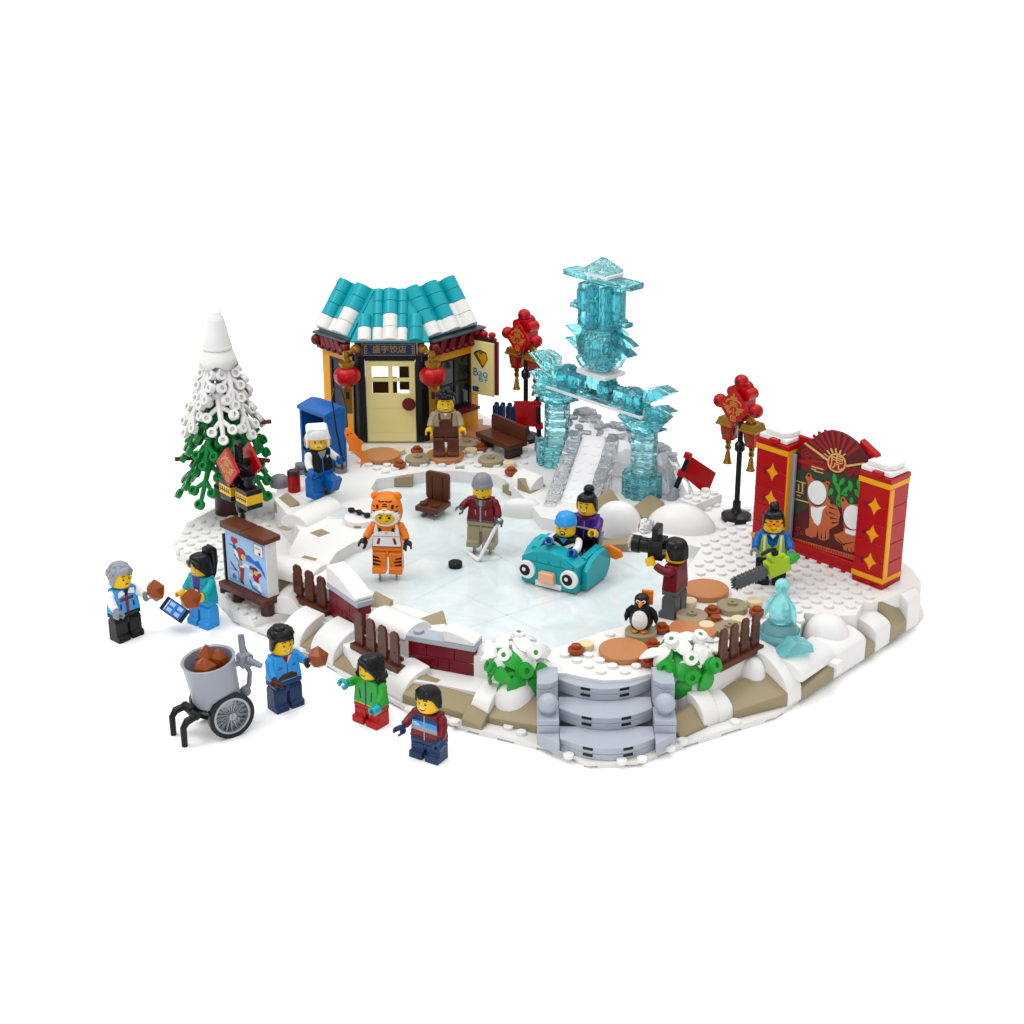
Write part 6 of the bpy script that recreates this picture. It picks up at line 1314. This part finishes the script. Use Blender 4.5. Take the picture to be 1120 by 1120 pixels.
bush('white and green leaf bush on the right side of the steps', 748, 733, 2.9, [('leaf', -.95, -.65, .45, -30, 66, 1.2), ('leaf', 1.35, -.35, .45, 50, 66, 1.15), ('leaf', .1, .6, .9, 20, 30, .8), ('leaf', .25, -.75, .0, 10, 72, 1.1), ('petal', .25, -.6, 1.15, 5, 66, 1.0), ('petal', -.7, .1, 1.6, -30, 25, 1), ('petal', .8, .4, 1.7, 40, 20, 1), ('petal', -1.2, .1, 1.0, 70, 20, .9)])
# ================================================ roast cart
ct = thing('food_cart', 'grey barrel cart with two spoked wheels and black legs holding roasts', 'cart', at(238, 797, 0), R(34))
TB = Matrix.Translation((.1, 0, 2.0)) @ Matrix.Rotation(R(-8), 4, 'Y')
b = MB('steel'); b.m = TB; b.lathe([(.001, 0), (1.25, 0), (1.4, .08), (1.55, 2.6), (1.62, 2.75), (1.55, 2.78), (1.42, 2.72), (1.3, .3), (.001, .3)], 36); build('barrel', b, ct, bevel=0, smooth=40)
for s in (-1, 1):
    W_ = Matrix.Translation((.35, s*1.35, 1.42)); b = MB('black'); b.m = W_; b.ring((0, 0, 0), 1.42, 1.15, .35, 'Y', 36); wl = build('wheel', b, ct, bevel=.04)
    b = MB('silver'); b.m = W_; b.ring((0, 0, 0), 1.16, 1.02, .28, 'Y', 36)
    for i in range(18): a = 2*pi*i/18; b.cyl((.2*cos(a), 0, .2*sin(a)), (1.05*cos(a+.15), 0, 1.05*sin(a+.15)), .035, .035, 6)
    b.cyl((0, -.2, 0), (0, .2, 0), .22, .22, 14); b.use('steel'); b.box(-.05, .05, -.26, .26, -.14, .14); build('rim', b, wl, bevel=0)
b = MB('steel'); b.cyl((.35, -1.2, 1.42), (.35, 1.2, 1.42), .3, .3, 14); b.rbox(-.5, 1.0, 1.6, 2.0, -.9, .9, .12); b.ell((.3, -1.0, 1.9), .8, .3, .5, 14, 8); b.ell((.3, 1.0, 1.9), .8, .3, .5, 14, 8); build('axle', b, ct, bevel=0)
b = MB('black'); b.cb(-1.1, 0, 1.55, 1.4, .5, .45); b.tube([(-1.6, -.85, 1.7), (-1.6, .85, 1.7)], .26, 10); b.ell((-1.05, 0, 1.75), .4, .45, .35, 10, 8)
for s in (-1, 1): b.tube([(-1.55, s*.75, 1.7), (-2.2, s*.8, 1.55), (-2.45, s*.8, 1.2), (-2.45, s*.8, 0)], [.22, .24, .2, .18], 10)
build('leg', b, ct, bevel=0)
b = MB('ash'); b.m = Matrix.Translation((.45, 0, 0)); b.tube([(1.4, 0, 2.0), (1.75, 0, 2.3), (1.85, .0, 3.1), (1.6, 0, 3.7), (1.9, 0, 4.3)], [.2, .16, .14, .2, .22], 10); b.rbox(1.15, 2.0, 3.6, 4.4, -.32, .32, .2); b.tube([(1.65, -.3, 4.1), (2.1, -1.1, 3.9)], [.24, .17], 10); b.tube([(1.65, .2, 4.2), (1.7, .55, 4.7), (1.75, .7, 5.3)], [.26, .2, .2], 10); b.tube([(1.6, 0, 4.3), (1.3, -.2, 4.0), (.95, -.1, 3.9)], [.2, .2, .16], 10); b.ell((1.45, -.1, 2.0), .35, .35, .35, 10, 8); build('handle', b, ct, bevel=0)
cM = MW[ct.name] @ TB
for i, (x, y, z, s, lab) in enumerate([(.1, .45, 2.45, .72, 'brown roast at the back of the grey barrel cart'), (.65, .0, 2.35, .68, 'brown roast at the right inside the grey barrel cart'), (-.45, -.3, 2.25, .76, 'brown roast at the front left inside the grey barrel cart')]):
    roast(lab, cM @ Vector((x, y, z)), s, 20+i)
# ================================================ teal bumper car with a bird face
cr = thing('bumper_car', 'teal ice bumper car with bird face, white eyes and peach beak', 'bumper car', CARP, CARZ)
b = MB('teal')     # local -y is the front
b.box(-2.1, 2.1, -1.75, -1.2, .15, 1.75); b.box(-2.1, 2.1, -1.198, 2.2, .15, .6); build('body', b, cr)
b = MB('teal'); n = 14; P = [(-2.1+4.2*i/n, 1.95+1.0*sin(pi*(.1+.8*i/n))-.3) for i in range(n+1)]; b.prism([(-2.1, 1.76)]+P+[(2.1, 1.76)], -1.68, -.35, 'xz'); b.box(-2.05, 2.05, -1.19, -.35, .62, 1.74)
P2 = [(x*.86, z+.02) for x, z in P]; b.prism([(-1.8, 1.8)]+P2+[(1.8, 1.8)], -1.78, -1.69, 'xz')
b.use('tealdark'); [b.box(x-.02, x+.02, -1.8, -1.785, 1.85, 2.3) for x in (-.9, .9)]; b.ring((0, -1.79, 1.95), .1, .03, .03, 'Y'); build('hood', b, cr)
for s in (-1, 1):
    K = 8; P = [(-1.0, .2), (1.75, .2)]+[(1.75+.55*sin(pi*i/K), .2+1.95*(i/K)) for i in range(1, K)]+[(1.6, 2.25), (.7, 2.3), (-.3, 2.0), (-1.0, 1.5)]
    b = MB('teal'); b.prism(P, s*2.32-.2, s*2.32+.2, 'yz'); b.prism([(-.34, 1.76), (-.34, 2.2), (1.8, 2.35), (1.8, .62), (-.34, .62)], s*1.85-.24, s*1.85+.24, 'yz'); build('side_panel', b, cr)
    b = MB('white'); b.lathe([(.001, 0), (.64, 0), (.64, .18), (.6, .22), (.001, .22)], 28, (s*1.62, -1.75, 1.12), 'Y'); ey_ = build('eye', b, cr, bevel=0)
    b = MB('ink'); b.lathe([(.001, .225), (.4, .225), (.4, .235), (.001, .236)], 24, (s*1.62-.09, -1.75, 1.1), 'Y'); b.use('white'); b.lathe([(.001, .238), (.14, .238), (.14, .246), (.001, .247)], 16, (s*1.62-.16, -1.75, 1.14), 'Y'); build('pupil', b, ey_, bevel=0)
b = MB('peach'); b.prism([(-.62, .55), (.62, .55), (.55, 1.3), (-.55, 1.3)], -2.2, -1.75, 'xz'); build('beak', b, cr, bevel=.08)
b = MB('white'); b.box(-1.0, 1.0, -1.81, -1.752, .1, .5); build('belly', b, cr)
b = MB('smoke'); b.m = Matrix.Translation((0, -.55, 0)) @ Matrix.Rotation(R(-12), 4, 'X'); b.box(-1.1, 1.7, 2.1, 2.25, 2.2, 3.5); build('windscreen', b, cr, bevel=.03)
b = MB('steel'); b.m = Matrix.Translation((0, -.55, 0)) @ Matrix.Rotation(R(-12), 4, 'X'); b.box(-1.3, -1.1, 2.05, 2.3, 2.1, 3.6); b.box(1.7, 1.9, 2.05, 2.3, 2.1, 3.6); b.box(-1.3, 1.9, 2.05, 2.3, 3.52, 3.65); build('screen_frame', b, cr, bevel=.03)
b = MB('orange'); b.prism([(0, 0), (.7, .35), (1.5, .1), (1.7, -.3), (1.2, -.6), (.5, -.5)], -.12, .12, 'xz'); b.v = [Vector((v.x+1.75, v.y+2.3, v.z+1.9)) for v in b.v]; build('tail', b, cr, bevel=.05)
b = MB('coal'); b.box(-1.8, 1.8, -1.2, 2.6, .02, .14); b.box(-1.0, 1.6, 2.2, 3.5, .15, .5); build('runner', b, cr)
